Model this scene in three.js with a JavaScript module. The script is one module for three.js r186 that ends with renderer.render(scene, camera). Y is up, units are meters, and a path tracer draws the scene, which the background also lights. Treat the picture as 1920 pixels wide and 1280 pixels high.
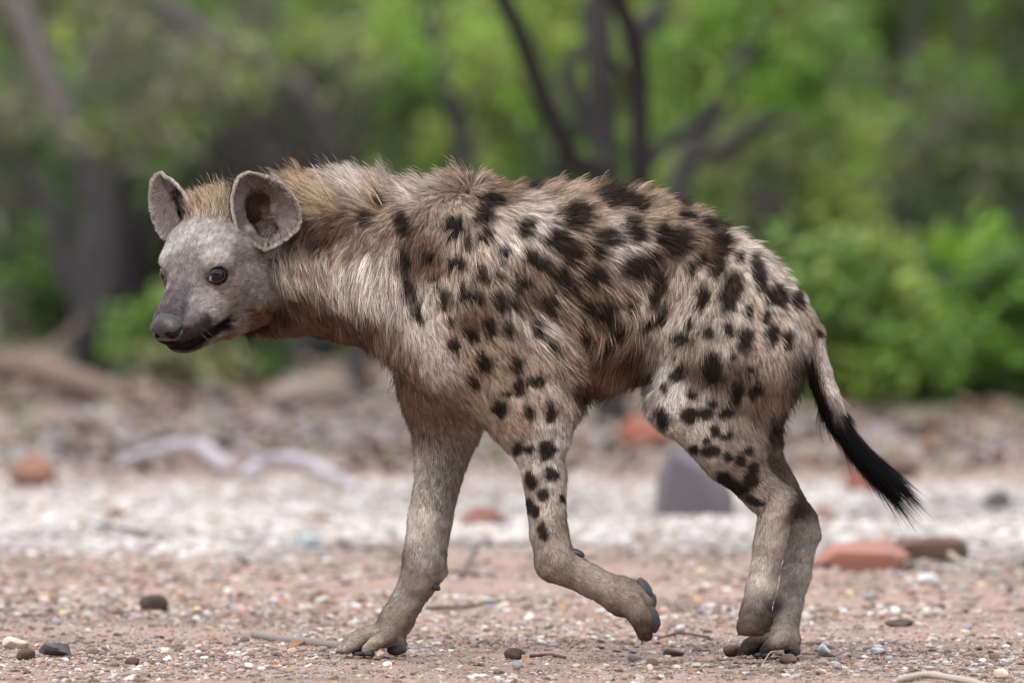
import * as THREE from 'three';
import { mergeGeometries, mergeVertices } from 'three/addons/utils/BufferGeometryUtils.js';
import { ConvexGeometry } from 'three/addons/geometries/ConvexGeometry.js';

// ---------------------------------------------------------------- camera, sky, sun, exposure
const scene = new THREE.Scene();
const FOCAL = 21333, PITCH = -0.023583, EYE = new THREE.Vector3(0, 1.0, 19.4);      // a long lens, one metre above the ground
const camera = new THREE.PerspectiveCamera(2 * Math.atan(640 / FOCAL) * 180 / Math.PI, 1.5, 0.5, 600);
camera.position.copy(EYE); camera.rotation.x = PITCH;
camera.focus = 19.32; camera.userData.fStop = 4.1;
//VIEW
const renderer = new THREE.WebGLRenderer({ antialias: true });
renderer.setSize(1024, 682);
renderer.toneMapping = THREE.LinearToneMapping;
renderer.toneMappingExposure = 1.75;
renderer.shadowMap.enabled = true;

{ // an even overcast sky, brighter overhead
  const W = 128, H = 64, data = new Float32Array(W * H * 4);
  for (let r = 0; r < H; r++) for (let c = 0; c < W; c++) {
    const up = Math.sin(((r + 0.5) / H - 0.5) * Math.PI), k = (r * W + c) * 4, l = up > 0 ? 0.42 + 1.0 * up : 0.2;
    data[k] = l * 0.97; data[k + 1] = l * 0.985; data[k + 2] = l * 1.03; data[k + 3] = 1;
  }
  const sky = new THREE.DataTexture(data, W, H, THREE.RGBAFormat, THREE.FloatType);
  sky.mapping = THREE.EquirectangularReflectionMapping; sky.magFilter = THREE.LinearFilter; sky.needsUpdate = true;
  scene.background = sky; scene.environment = sky;
}
const sun = new THREE.DirectionalLight(new THREE.Color(1.0, 0.965, 0.91), 1.5);
sun.position.set(-5, 11, 9); sun.castShadow = true; sun.shadow.radius = 32;
Object.assign(sun.shadow.camera, { left: -12, right: 12, top: 12, bottom: -12, near: 0.5, far: 60 });
scene.add(sun);

// ---------------------------------------------------------------- helpers
function rngOf(seed) { let a = seed >>> 0; return () => { a = (a + 0x6D2B79F5) | 0; let t = Math.imul(a ^ (a >>> 15), 1 | a); t = (t + Math.imul(t ^ (t >>> 7), 61 | t)) ^ t; return ((t ^ (t >>> 14)) >>> 0) / 4294967296; }; }
const clamp = (x, a, b) => x < a ? a : x > b ? b : x, mix = (a, b, t) => a + (b - a) * t;
const smooth = (a, b, x) => { const t = clamp((x - a) / (b - a), 0, 1); return t * t * (3 - 2 * t); };
function hash(x, y, z) { let h = Math.imul(x, 374761393) ^ Math.imul(y, 668265263) ^ Math.imul(z, 2147483647 - 40503); h = Math.imul(h ^ (h >>> 13), 1274126177); h ^= h >>> 16; return (h >>> 0) / 4294967296; }
function noise(x, y, z) { // value noise, -1..1
  const ix = Math.floor(x), iy = Math.floor(y), iz = Math.floor(z); let fx = x - ix, fy = y - iy, fz = z - iz;
  fx = fx * fx * (3 - 2 * fx); fy = fy * fy * (3 - 2 * fy); fz = fz * fz * (3 - 2 * fz);
  const l = (a, b, t) => a + (b - a) * t;
  return 2 * l(l(l(hash(ix, iy, iz), hash(ix + 1, iy, iz), fx), l(hash(ix, iy + 1, iz), hash(ix + 1, iy + 1, iz), fx), fy),
    l(l(hash(ix, iy, iz + 1), hash(ix + 1, iy, iz + 1), fx), l(hash(ix, iy + 1, iz + 1), hash(ix + 1, iy + 1, iz + 1), fx), fy), fz) - 1;
}
const fbm = (x, y, z) => noise(x, y, z) * 0.55 + noise(x * 2.1 + 7, y * 2.1, z * 2.1) * 0.3 + noise(x * 4.3, y * 4.3 + 3, z * 4.3) * 0.15;
const cp = Math.cos(PITCH), sp = Math.sin(PITCH);
function P(px, py, z) { // where the photograph's point stands when it lies at depth z
  const x = (px - 960) / FOCAL, y = (640 - py) / FOCAL, dy = y * cp + sp, dz = y * sp - cp, t = (z - EYE.z) / dz;
  return new THREE.Vector3(EYE.x + x * t, EYE.y + dy * t, z);
}
function groundAt(px, py) { const x = (px - 960) / FOCAL, y = (640 - py) / FOCAL, dy = y * cp + sp, dz = y * sp - cp, t = -EYE.y / dy; return [x * t, EYE.z + dz * t]; }
const names = {};
function numbered(n) { names[n] = (names[n] ?? -1) + 1; return names[n] ? n + '_' + String(names[n]).padStart(3, '0') : n; }
function tag(o, label, category, group) { o.name = numbered(o.name); o.userData.label = label; o.userData.category = category; if (group) o.userData.group = group; scene.add(o); return o; }
function part(name, geometry, m, parent) { const o = new THREE.Mesh(geometry, m); o.name = name; o.castShadow = o.receiveShadow = true; parent.add(o); return o; }
function soup(positions, index, normals, colors) {
  const g = new THREE.BufferGeometry();
  g.setAttribute('position', new THREE.BufferAttribute(new Float32Array(positions), 3)); g.setIndex(new THREE.BufferAttribute(new Uint32Array(index), 1));
  if (normals) g.setAttribute('normal', new THREE.BufferAttribute(new Float32Array(normals), 3)); else g.computeVertexNormals();
  if (colors) g.setAttribute('color', new THREE.BufferAttribute(new Float32Array(colors), 3));
  return g;
}
const lin = (hex) => { const c = new THREE.Color(hex); return [c.r, c.g, c.b]; };

// ---------------------------------------------------------------- the ground: one sheet to the horizon
const far_ = (z) => smooth(-16, -24, z);
function gravelShare(x, z) { // how much of the ground is washed white gravel
  const w = z + fbm(x * 0.9, 3, z * 0.5) * 1.1; return smooth(-3.1, -4.6, w) * smooth(-9.4, -6.4, w);
}
function groundY(x, z) { // gentle unevenness, the animal's tracks left level
  const near = Math.exp(-((z + 0.05) ** 2) / 0.08);
  return (fbm(x * 2.3, 1, z * 2.3) * 0.011 + fbm(x * 0.5, 5, z * 0.4) * 0.035 * smooth(-1, -5, z) + noise(x * 14, 2, z * 14) * 0.0028 + (z > -4 ? noise(x * 37, 6, z * 37) * 0.002 : 0)) * (1 - 0.75 * near) - 0.003 + 0.03 * smooth(-9.2, -10.2, z + noise(x * 1.2, 0, 4) * 0.5) + far_(z) * 0.2;
}
const SOIL = { brown: lin('#917a6d'), dark: lin('#78645a'), white: lin('#918887'), litter: lin('#7c706c'), red: lin('#955f4a'), grey: lin('#858083'), green: lin('#56603e') };
{
  const axis = (lo, hi, step, grow, end) => { const a = []; for (let v = lo; v <= hi; v += step) a.push(v); let s = step, v = a[a.length - 1]; while (v < end) { s *= grow; v += s; a.push(v); } s = step; v = lo; const b = []; while (v > -end) { s *= grow; v -= s; b.unshift(v); } return b.concat(a); };
  const xs = axis(-1.35, 1.35, 0.013, 1.16, 320), zs = axis(-3.2, 1.1, 0.013, 1.05, 320), nx = xs.length, nz = zs.length, pos = [], col = [], idx = [];
  for (let k = 0; k < nz; k++) for (let i = 0; i < nx; i++) {
    const x = xs[i], z = zs[k]; pos.push(x, groundY(x, z) , z);
    const n = fbm(x * 3, 7, z * 3), m = fbm(x * 0.8, 9, z * 0.5), g = noise(x * 45, 1, z * 45) * 0.5 + noise(x * 19, 4, z * 19) * 0.5;
    let c = blend3(SOIL.brown, SOIL.dark, smooth(-0.1, 0.5, n));
    c = blend3(c, SOIL.white, gravelShare(x, z) * 0.85 + 0.25 * smooth(0.1, 0.6, m) * smooth(-2, -3.5, z));
    const lit = smooth(-8.6, -10, z + m); c = blend3(c, blend3(SOIL.litter, SOIL.grey, smooth(-0.2, 0.4, n)), lit);
    c = blend3(c, SOIL.red, 0.85 * lit * smooth(-0.1, 0.25, fbm(x * 0.7 + 4, 2, z * 0.35)) * smooth(-9.8, -10.8, z) * smooth(-15.5, -13, z));
    c = blend3(c, SOIL.green, Math.max(smooth(-15, -19, z) * 0.6, smooth(-12.2, -13.8, z + m * 0.8) * smooth(0.6, 1.2, x)));
    const v = 1 + g * 0.3; col.push(c[0] * v, c[1] * v, c[2] * v);
  }
  for (let k = 0; k < nz - 1; k++) for (let i = 0; i < nx - 1; i++) { const a = k * nx + i; idx.push(a, a + nx, a + 1, a + 1, a + nx, a + nx + 1); }
  const bw = 256, bump = new Uint8Array(bw * bw); for (let y = 0; y < bw; y++) for (let x = 0; x < bw; x++) { const a = x / bw * 6.2832, b = y / bw * 6.2832, v = fbm(Math.cos(a) * 7 + 20, Math.sin(a) * 7 + Math.cos(b) * 7, Math.sin(b) * 7) * 0.6 + (hash(x, y, 3) - 0.5) * 0.5; bump[y * bw + x] = clamp(128 + v * 110, 0, 255); }
  const bt = new THREE.DataTexture(bump, bw, bw, THREE.RedFormat); bt.wrapS = bt.wrapT = THREE.RepeatWrapping; bt.magFilter = THREE.LinearFilter; bt.needsUpdate = true;
  const uv = new Float32Array(nx * nz * 2); for (let i = 0; i < nx * nz; i++) { uv[i * 2] = pos[i * 3] / 0.35; uv[i * 2 + 1] = pos[i * 3 + 2] / 0.35; }
  const g = soup(pos, idx, null, col); g.setAttribute('uv', new THREE.BufferAttribute(uv, 2));
  const ground = new THREE.Mesh(g, new THREE.MeshStandardMaterial({ color: 0xffffff, vertexColors: true, roughness: 0.95, bumpMap: bt, bumpScale: 0.008 }));
  ground.name = 'ground'; ground.userData.kind = 'structure'; ground.receiveShadow = true; scene.add(ground);
}
function blend3(a, b, t) { return [mix(a[0], b[0], t), mix(a[1], b[1], t), mix(a[2], b[2], t)]; }

// ---------------------------------------------------------------- stones
function stoneGeometry(seed, detail, rough, sharp, flat = 1, bite = 0.55) {
  let g = new THREE.IcosahedronGeometry(1, detail); g.deleteAttribute('uv'); g.deleteAttribute('normal'); g = mergeVertices(g, 1e-4);
  const p = g.attributes.position, rnd = rngOf(seed), cuts = []; for (let i = 0; i < sharp; i++) { const a = rnd() * 6.28, b = Math.acos(2 * rnd() - 1); cuts.push([Math.sin(b) * Math.cos(a), Math.cos(b), Math.sin(b) * Math.sin(a), bite + 0.3 * rnd()]); }
  for (let i = 0; i < p.count; i++) {
    let x = p.getX(i), y = p.getY(i), z = p.getZ(i), k = 1 + rough * noise(x * 1.3 + seed, y * 1.3, z * 1.3) + rough * 0.45 * noise(x * 3.1, y * 3.1 + seed, z * 3.1) + (detail > 2 ? rough * 0.22 * noise(x * 8, y * 8, z * 8 + seed) + rough * 0.12 * noise(x * 19, y * 19 + seed, z * 19) : 0);
    for (const c of cuts) { const d = x * c[0] + y * c[1] + z * c[2]; if (d * k > c[3]) k = c[3] / d * (0.94 + 0.06 * k); }
    p.setXYZ(i, x * k, y * k * flat, z * k);
  }
  g.computeVertexNormals(); return g;
}
function mottled(g, base, vary, seed, other) { const p = g.attributes.position, c = new Float32Array(p.count * 3), r = new THREE.Vector3(); for (let i = 0; i < p.count; i++) { r.fromBufferAttribute(p, i).multiplyScalar(60); const n = fbm(r.x + seed, r.y, r.z), t = other ? smooth(0.0, 0.4, fbm(r.x * 0.6, r.y * 0.6 + seed, r.z * 0.6)) : 0, k = 1 + vary * n; for (let q = 0; q < 3; q++) c[i * 3 + q] = mix(base[q], other ? other[q] : base[q], t) * k; } g.setAttribute('color', new THREE.BufferAttribute(c, 3)); return g; }
const stoneM = new THREE.MeshStandardMaterial({ color: 0xffffff, vertexColors: true, roughness: 0.85 });
const rnd0 = rngOf(77);
// gravel: small pebbles beyond counting, white in the washed strip, mixed on the brown soil before it
const GRAVEL = ['#c2bcba', '#bcb2aa', '#b5a594', '#b39a86', '#9d9492', '#a68c80', '#76645b', '#5b4d48', '#d2cfce', '#996f5b', '#8f8c90', '#a68e8a'].map(lin);
{
  const shapes = [0, 1, 2].map((i) => { const g = stoneGeometry(300 + i, 1, 0.34, 6, 0.62, 0.5).toNonIndexed(); g.computeVertexNormals(); return g; }), lists = shapes.map(() => []);
  const put = (x, z, r, c) => { lists[Math.floor(rnd0() * 3)].push([x, groundY(x, z) + r * 0.16, z, r, c]); };
  const field = (n, z0, z1, half, r0, r1, keep, pick) => { for (let i = 0; i < n; i++) { const x = (rnd0() * 2 - 1) * half, z = mix(z0, z1, rnd0()); if (rnd0() > keep(x, z)) continue; put(x, z, mix(r0, r1, Math.pow(rnd0(), 3.2)), pick(x, z)); } };
  const bare = (x, z) => 0.12 + 0.88 * smooth(-0.25, 0.3, fbm(x * 1.6, 12, z * 2.6));
  const CLODS = ['#8b7568', '#796459', '#988072', '#826c60'].map(lin), mixed = () => rnd0() < 0.36 ? CLODS[Math.floor(rnd0() * 4)] : GRAVEL[Math.floor(Math.pow(rnd0(), 1.25) * GRAVEL.length)], white = () => { const r = rnd0(); return r < 0.82 ? GRAVEL[r < 0.4 ? 0 : r < 0.6 ? 1 : r < 0.72 ? 8 : 4] : mixed(); };
  field(90000, -1.5, 1.0, 1.35, 0.0008, 0.0034, (x, z) => 0.35 + 0.65 * bare(x, z), mixed);
  field(22000, -1.5, 1.0, 1.35, 0.002, 0.0095, bare, mixed);
  field(30000, -3.9, -1.5, 1.5, 0.002, 0.012, (x, z) => bare(x, z) * 0.95, mixed);
  field(60000, -10, -3.3, 2.0, 0.003, 0.016, gravelShare, white);
  field(9000, -9.4, -3.3, 2.0, 0.006, 0.02, (x, z) => gravelShare(x, z) * 0.5, white);
  field(6000, -13, -8.6, 3, 0.004, 0.016, () => 0.5, mixed);
  const q = new THREE.Quaternion(), e = new THREE.Euler(), m = new THREE.Matrix4(), v = new THREE.Vector3(), s = new THREE.Vector3(), labels = ['loose pale and brown gravel strewn over the soil under the animal', 'fine mixed gravel scattered over the soil and the washed strip', 'small rounded gravel stones lying all over the ground'];
  lists.forEach((list, k) => {
    const mesh = new THREE.InstancedMesh(shapes[k], new THREE.MeshStandardMaterial({ color: 0xffffff, roughness: 0.8 }), list.length), c = new Float32Array(list.length * 3);
    list.forEach((r, i) => { e.set(rnd0() * 0.7 - 0.35, rnd0() * 6.28, rnd0() * 0.7 - 0.35); q.setFromEuler(e); s.set(r[3] * (0.8 + rnd0() * 0.6), r[3] * (0.75 + rnd0() * 0.5), r[3] * (0.8 + rnd0() * 0.5)); m.compose(v.set(r[0], r[1], r[2]), q, s); m.toArray(mesh.instanceMatrix.array, i * 16); const b = (0.68 + rnd0() * 0.34) * (1 - 0.3 * smooth(-0.1, 0.45, fbm(r[0] * 1.3, 21, r[2] * 0.8))); c.set([r[4][0] * b, r[4][1] * b, r[4][2] * b], i * 3); });
    mesh.instanceColor = new THREE.InstancedBufferAttribute(c, 3); mesh.name = k ? 'gravel_' + String(k).padStart(3, '0') : 'gravel'; mesh.userData = { label: labels[k], category: 'gravel', kind: 'stuff' }; mesh.castShadow = mesh.receiveShadow = true; scene.add(mesh);
  });
}
// ---------------------------------------------------------------- vegetation
function stem(points, r0, r1, sides = 7, wob = 0.12) { // a tapering, slightly knotted tube through points
  const curve = new THREE.CatmullRomCurve3(points), n = Math.max(6, points.length * 5), g = new THREE.TubeGeometry(curve, n, 1, sides, false), p = g.attributes.position, c = new THREE.Vector3();
  for (let i = 0; i <= n; i++) { curve.getPointAt(i / n, c); const r = mix(r0, r1, Math.pow(i / n, 0.8)) * (1 + wob * noise(i * 0.9, points[0].x * 7, points[0].z * 3)); for (let j = 0; j <= sides; j++) { const q = i * (sides + 1) + j; p.setXYZ(q, c.x + (p.getX(q) - c.x) * r, c.y + (p.getY(q) - c.y) * r, c.z + (p.getZ(q) - c.z) * r); } }
  g.deleteAttribute('uv'); g.computeVertexNormals();
  const caps = [0, n].map((i) => { const e = new THREE.SphereGeometry(1, sides, 4), r = mix(r0, r1, i ? 1 : 0) * 0.97; e.deleteAttribute('uv'); curve.getPointAt(i / n, c); e.scale(r, r, r).translate(c.x, c.y, c.z); return e; });
  return mergeGeometries([g, ...caps]);
}
const BARK = { grey: new THREE.MeshStandardMaterial({ color: new THREE.Color('#544d4e'), roughness: 0.9 }), dark: new THREE.MeshStandardMaterial({ color: new THREE.Color('#231f20'), roughness: 0.9 }), pale: new THREE.MeshStandardMaterial({ color: new THREE.Color('#8f898c'), roughness: 0.85 }), brown: new THREE.MeshStandardMaterial({ color: new THREE.Color('#6e594c'), roughness: 0.9 }) };
const LEAF = new THREE.MeshPhysicalMaterial({ color: 0xffffff, vertexColors: true, roughness: 0.95, transmission: 0.42, thickness: 0, side: THREE.DoubleSide, specularIntensity: 0.5 });
function sprayGeometry(seed, count, size, spread) { // leaves on a twig end, each a bent pointed blade
  const rnd = rngOf(seed), pos = [], idx = [], col = [];
  for (let i = 0; i < count; i++) {
    const c = new THREE.Vector3(rnd() - 0.5, rnd() - 0.5, rnd() - 0.5).multiplyScalar(spread * 2), a = new THREE.Vector3(rnd() - 0.5, rnd() * 0.6 - 0.45, rnd() - 0.5).normalize(), n = new THREE.Vector3(rnd() - 0.5, rnd() + 0.15, rnd() - 0.5).normalize(), b = new THREE.Vector3().crossVectors(a, n).normalize(), s = size * (0.7 + 0.6 * rnd()), at = pos.length / 3, t = 0.75 + 0.5 * rnd();
    n.crossVectors(b, a);
    for (const [u, v, w] of [[0, 0, 0], [0.35, 0.24, 0.06], [0.35, -0.24, 0.06], [0.7, 0.2, 0.03], [0.7, -0.2, 0.03], [1, 0, -0.08], [0.5, 0, -0.02]]) { pos.push(c.x + (a.x * u + b.x * v + n.x * w) * s, c.y + (a.y * u + b.y * v + n.y * w) * s, c.z + (a.z * u + b.z * v + n.z * w) * s); col.push(t, t, t); }
    idx.push(at, at + 6, at + 1, at, at + 2, at + 6, at + 1, at + 6, at + 3, at + 2, at + 4, at + 6, at + 3, at + 6, at + 5, at + 6, at + 4, at + 5);
  }
  return soup(pos, idx, null, col);
}
const SPRAYS = [0, 1, 2].map((i) => sprayGeometry(500 + i, 14, 0.05, 0.055)), BIG_SPRAY = sprayGeometry(510, 26, 0.13, 0.22);
const GREEN = { bright: [0.165, 0.31, 0.034], lime: [0.27, 0.34, 0.078], mid: [0.125, 0.225, 0.04], olive: [0.18, 0.19, 0.085], grey: [0.18, 0.175, 0.115], deep: [0.05, 0.085, 0.025], dry: [0.27, 0.22, 0.12] };
const at = (px, d, y) => new THREE.Vector3((px - 960) / FOCAL * d, y, EYE.z - d);                  // px across the picture, d metres from the camera
const v3 = (x, y, z) => new THREE.Vector3(x, y, z);
function crown(parent, spray, list, name = 'crown') { // list: [x, y, z, scale, colour]
  const rnd = rngOf(900 + list.length), mesh = new THREE.InstancedMesh(spray, LEAF, list.length), q = new THREE.Quaternion(), e = new THREE.Euler(), m = new THREE.Matrix4(), p = v3(), s = v3(), c = new Float32Array(list.length * 3);
  list.forEach((r, i) => { e.set(rnd() * 1.4 - 0.7, rnd() * 6.28, rnd() * 1.4 - 0.7); q.setFromEuler(e); s.setScalar(r[3]); m.compose(p.set(r[0], r[1], r[2]), q, s); m.toArray(mesh.instanceMatrix.array, i * 16); const k = 0.7 + 0.6 * rnd(); c.set([r[4][0] * k, r[4][1] * k, r[4][2] * k], i * 3); });
  mesh.instanceColor = new THREE.InstancedBufferAttribute(c, 3); mesh.name = name; mesh.userData.kind = 'stuff'; mesh.castShadow = mesh.receiveShadow = true; parent.add(mesh); return mesh;
}
// a leafy bush: stems fanning out of one foot, leaves in clumps over an uneven crown
function bush(name, label, category, group, px, d, o) {
  const rnd = rngOf(o.seed), g = new THREE.Group(), base = at(px, d, 0); base.y = groundY(base.x, base.z) - 0.03; g.name = name; g.position.copy(base); g.userData.label = label;
  const stems = [], clumps = [];
  for (let i = 0; i < (o.stems ?? 7); i++) { const a = rnd() * 6.28, r = Math.sqrt(rnd()), x = Math.cos(a) * r * o.rx, z = Math.sin(a) * r * o.rx * 0.8, h = o.cy + o.ry * Math.sqrt(Math.max(0, 1 - r * r)) * (0.3 + 0.6 * rnd()); stems.push(stem([v3(x * 0.05, 0, z * 0.05), v3(x * 0.3 + (rnd() - 0.5) * 0.1, h * 0.35, z * 0.3), v3(x * 0.75 + (rnd() - 0.5) * 0.2, h * 0.75, z * 0.7), v3(x, h, z)], (o.thick ?? 0.025) * (0.6 + 0.7 * rnd()), 0.004, 6)); }
  if (stems.length) part('stems', mergeGeometries(stems), o.bark ?? BARK.grey, g);
  for (let i = 0; i < o.clumps; i++) { const a = rnd() * 6.28, t = Math.acos(2 * rnd() - 1), r = 0.45 + 0.55 * Math.pow(rnd(), 0.5); clumps.push([Math.sin(t) * Math.cos(a) * r * o.rx, o.cy + Math.cos(t) * r * o.ry, Math.sin(t) * Math.sin(a) * r * o.rx * 0.8, o.tones[Math.floor(rnd() * o.tones.length)], 0.6 + 0.8 * rnd()]); }
  const list = [], cs = o.clump ?? 0.16;
  for (let i = 0; i < o.n; i++) { const c = clumps[Math.floor(rnd() * clumps.length)], gx = () => (rnd() + rnd() + rnd() - 1.5) * cs * c[4]; const y = c[1] + gx() * 0.8; if (y < 0.03) continue; list.push([c[0] + gx(), y, c[2] + gx(), (o.leaf ?? 1) * (0.7 + 0.6 * rnd()), c[3]]); }
  crown(g, o.spray ?? SPRAYS[o.seed % 3], list);
  return tag(g, label, category, group);
}
const T = (...k) => k.map((n) => GREEN[n]);
// far wood that reads as one mass
{
  const rnd = rngOf(31), list = [], g = new THREE.Group(); g.name = 'woodland';
  for (let i = 0; i < 17000; i++) { const d = 62 + rnd() * 22, x = (rnd() * 2 - 1) * 15, h = (3.4 + 1.6 * noise(x * 0.5, 2, d * 0.2)), y = Math.pow(rnd(), 0.8) * h, n = noise(x * 1.1, y * 1.3, d * 0.3), r = rnd(); list.push([x, y, EYE.z - d, 0.9 + rnd() * 0.8, n > 0.1 ? (r < 0.6 ? GREEN.bright : GREEN.lime) : n > -0.3 ? (r < 0.6 ? GREEN.bright : GREEN.mid) : r < 0.7 ? GREEN.mid : GREEN.olive]); }
  const m = crown(scene, BIG_SPRAY, list, 'woodland'); m.userData = { label: 'dense green woodland closing the view behind the bushes', category: 'woodland', kind: 'stuff' };
}
// row of bushes from the left edge to the right, then the low ones before them, then the trees
const BG = 'leafy bushes behind the clearing';
bush('bush', 'greyish olive bush with thin leaning branches at the left edge', 'bush', BG, 40, 42, { seed: 1, rx: 0.75, ry: 0.85, cy: 1.05, clumps: 34, n: 720, tones: T('olive', 'mid', 'grey', 'bright'), stems: 14, thick: 0.022 });
bush('bush', 'grey green bush above the ears of the hyena', 'bush', BG, 330, 43.5, { seed: 2, rx: 0.8, ry: 0.9, cy: 1.1, clumps: 34, n: 520, tones: T('olive', 'grey', 'lime', 'mid', 'dry'), stems: 15, thick: 0.02 });
bush('bush', 'olive bush with yellowish leaves left of the slanting grey branch', 'bush', BG, 560, 45, { seed: 3, rx: 0.8, ry: 1.0, cy: 1.25, clumps: 34, n: 560, tones: T('lime', 'olive', 'grey', 'mid'), stems: 11, thick: 0.022 });
bush('bush', 'bright green bush above the mane of the hyena', 'bush', BG, 800, 46, { seed: 4, rx: 0.85, ry: 1.1, cy: 1.2, clumps: 30, n: 820, tones: T('bright', 'lime', 'bright', 'mid'), stems: 8 });
bush('bush', 'green bush seen between the dark forked stems', 'bush', BG, 1060, 48, { seed: 5, rx: 0.85, ry: 1.1, cy: 1.15, clumps: 28, n: 760, tones: T('bright', 'mid', 'lime', 'bright'), stems: 7 });
bush('bush', 'vivid green bush just right of the forked tree', 'bush', BG, 1290, 47, { seed: 6, rx: 0.7, ry: 1.0, cy: 1.1, clumps: 26, n: 640, tones: T('bright', 'bright', 'lime', 'mid'), stems: 7 });
bush('bush', 'dull olive bush with grey twigs above the rump of the hyena', 'bush', BG, 1450, 43, { seed: 7, rx: 0.65, ry: 0.95, cy: 1.15, clumps: 30, n: 520, tones: T('olive', 'grey', 'mid', 'lime'), stems: 12, thick: 0.02 });
bush('bush', 'thick bright green bush right of the tail', 'bush', BG, 1680, 41, { seed: 8, rx: 0.75, ry: 1.25, cy: 1.1, clumps: 30, n: 700, clump: 0.24, tones: T('bright', 'mid', 'olive', 'grey', 'lime'), stems: 7 });
bush('bush', 'vivid green bush at the right edge', 'bush', BG, 1900, 42, { seed: 9, rx: 0.7, ry: 1.25, cy: 1.15, clumps: 28, n: 680, clump: 0.24, tones: T('bright', 'grey', 'mid', 'lime', 'olive'), stems: 7 });
bush('bush', 'pale green bush high above the rump beyond the others', 'bush', BG, 1600, 52, { seed: 10, rx: 1.0, ry: 1.0, cy: 1.5, clumps: 30, n: 620, tones: T('lime', 'olive', 'bright'), stems: 8 });
bush('bush', 'large soft green bush beyond the grey bushes on the left', 'bush', BG, 180, 54, { seed: 12, rx: 1.3, ry: 1.2, cy: 1.3, clumps: 40, n: 800, tones: T('mid', 'bright', 'olive', 'deep'), stems: 9 });
bush('bush', 'dark green bush far behind the nape', 'bush', BG, 520, 56, { seed: 13, rx: 1.2, ry: 1.2, cy: 1.3, clumps: 40, n: 760, tones: T('mid', 'deep', 'bright', 'lime'), stems: 9 });
bush('bush', 'soft green bush filling the gap behind the leaning stem', 'bush', BG, 900, 40, { seed: 14, rx: 0.5, ry: 0.6, cy: 0.7, clumps: 24, n: 420, tones: T('bright', 'mid', 'lime'), stems: 6, thick: 0.014 });
bush('bush', 'green bush standing directly behind the haunch', 'bush', BG, 1420, 38, { seed: 15, rx: 0.45, ry: 0.55, cy: 0.65, clumps: 22, n: 380, tones: T('mid', 'olive', 'bright', 'lime'), stems: 7, thick: 0.014 });
bush('bush', 'yellow green bush high at the upper right corner', 'bush', BG, 1800, 46, { seed: 16, rx: 0.9, ry: 0.7, cy: 1.45, clumps: 28, n: 620, tones: T('lime', 'olive', 'bright'), stems: 8 });
bush('bush', 'olive bush filling the gap behind the grey leaning tree', 'bush', BG, 210, 41, { seed: 17, rx: 0.6, ry: 0.7, cy: 0.75, clumps: 26, n: 620, tones: T('olive', 'mid', 'grey', 'bright'), stems: 12, thick: 0.016 });
bush('bush', 'grey green bush filling the gap above the nape', 'bush', BG, 650, 41.5, { seed: 18, rx: 0.55, ry: 0.65, cy: 0.8, clumps: 24, n: 380, tones: T('olive', 'mid', 'grey', 'bright'), stems: 11, thick: 0.016 });
bush('bush', 'green bush behind the withers between the stems', 'bush', BG, 1060, 41, { seed: 19, rx: 0.45, ry: 0.55, cy: 0.75, clumps: 20, n: 340, tones: T('bright', 'mid', 'lime'), stems: 6, thick: 0.014 });
bush('bush', 'tall bright bush rising behind the thick green one', 'bush', BG, 1760, 47, { seed: 28, rx: 0.9, ry: 1.2, cy: 1.5, clumps: 34, n: 900, tones: T('bright', 'lime', 'mid', 'bright'), stems: 8 });
bush('bush', 'tall bright bush rising behind the right edge', 'bush', BG, 1960, 46, { seed: 29, rx: 0.8, ry: 1.2, cy: 1.4, clumps: 32, n: 800, tones: T('bright', 'lime', 'mid', 'bright'), stems: 8 });
bush('bush', 'bright leafy bush between the two thick green ones on the right', 'bush', BG, 1790, 43.5, { seed: 30, rx: 0.6, ry: 1.0, cy: 1.25, clumps: 30, n: 620, clump: 0.2, tones: T('bright', 'lime', 'mid', 'bright'), stems: 8 });
bush('low_shrub', 'low dark green shrub left of the muzzle', 'shrub', null, 110, 38.5, { seed: 21, rx: 0.4, ry: 0.4, cy: 0.5, clumps: 16, n: 200, tones: T('mid', 'bright', 'deep', 'olive'), stems: 6, thick: 0.015 });
bush('low_shrub', 'low green shrub under the chin beside the pale stump', 'shrub', null, 375, 35, { seed: 22, rx: 0.22, ry: 0.16, cy: 0.17, clumps: 14, n: 130, tones: T('mid', 'olive', 'deep'), stems: 5, thick: 0.012, clump: 0.09 });
bush('low_shrub', 'low dark shrub under the throat', 'shrub', null, 560, 37.5, { seed: 23, rx: 0.35, ry: 0.3, cy: 0.32, clumps: 16, n: 240, tones: T('mid', 'deep', 'olive'), stems: 6, thick: 0.012 });
bush('low_shrub', 'low green shrub just right of the tail root', 'shrub', null, 1580, 33.2, { seed: 24, rx: 0.26, ry: 0.22, cy: 0.24, clumps: 20, n: 420, tones: T('bright', 'mid', 'lime'), stems: 5, thick: 0.014 });
bush('low_shrub', 'low green shrub behind the tail tip', 'shrub', null, 1735, 33.6, { seed: 25, rx: 0.26, ry: 0.2, cy: 0.22, clumps: 18, n: 380, tones: T('bright', 'mid', 'deep'), stems: 5, thick: 0.014 });
bush('low_shrub', 'low green shrub in the right corner of the clearing', 'shrub', null, 1890, 33.8, { seed: 26, rx: 0.28, ry: 0.22, cy: 0.25, clumps: 18, n: 380, tones: T('bright', 'mid', 'lime'), stems: 5, thick: 0.014 });
bush('low_shrub', 'low dark shrub seen between the front and hind legs', 'shrub', null, 960, 38, { seed: 27, rx: 0.4, ry: 0.25, cy: 0.3, clumps: 14, n: 240, tones: T('mid', 'deep', 'olive'), stems: 5, thick: 0.014 });
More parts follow.
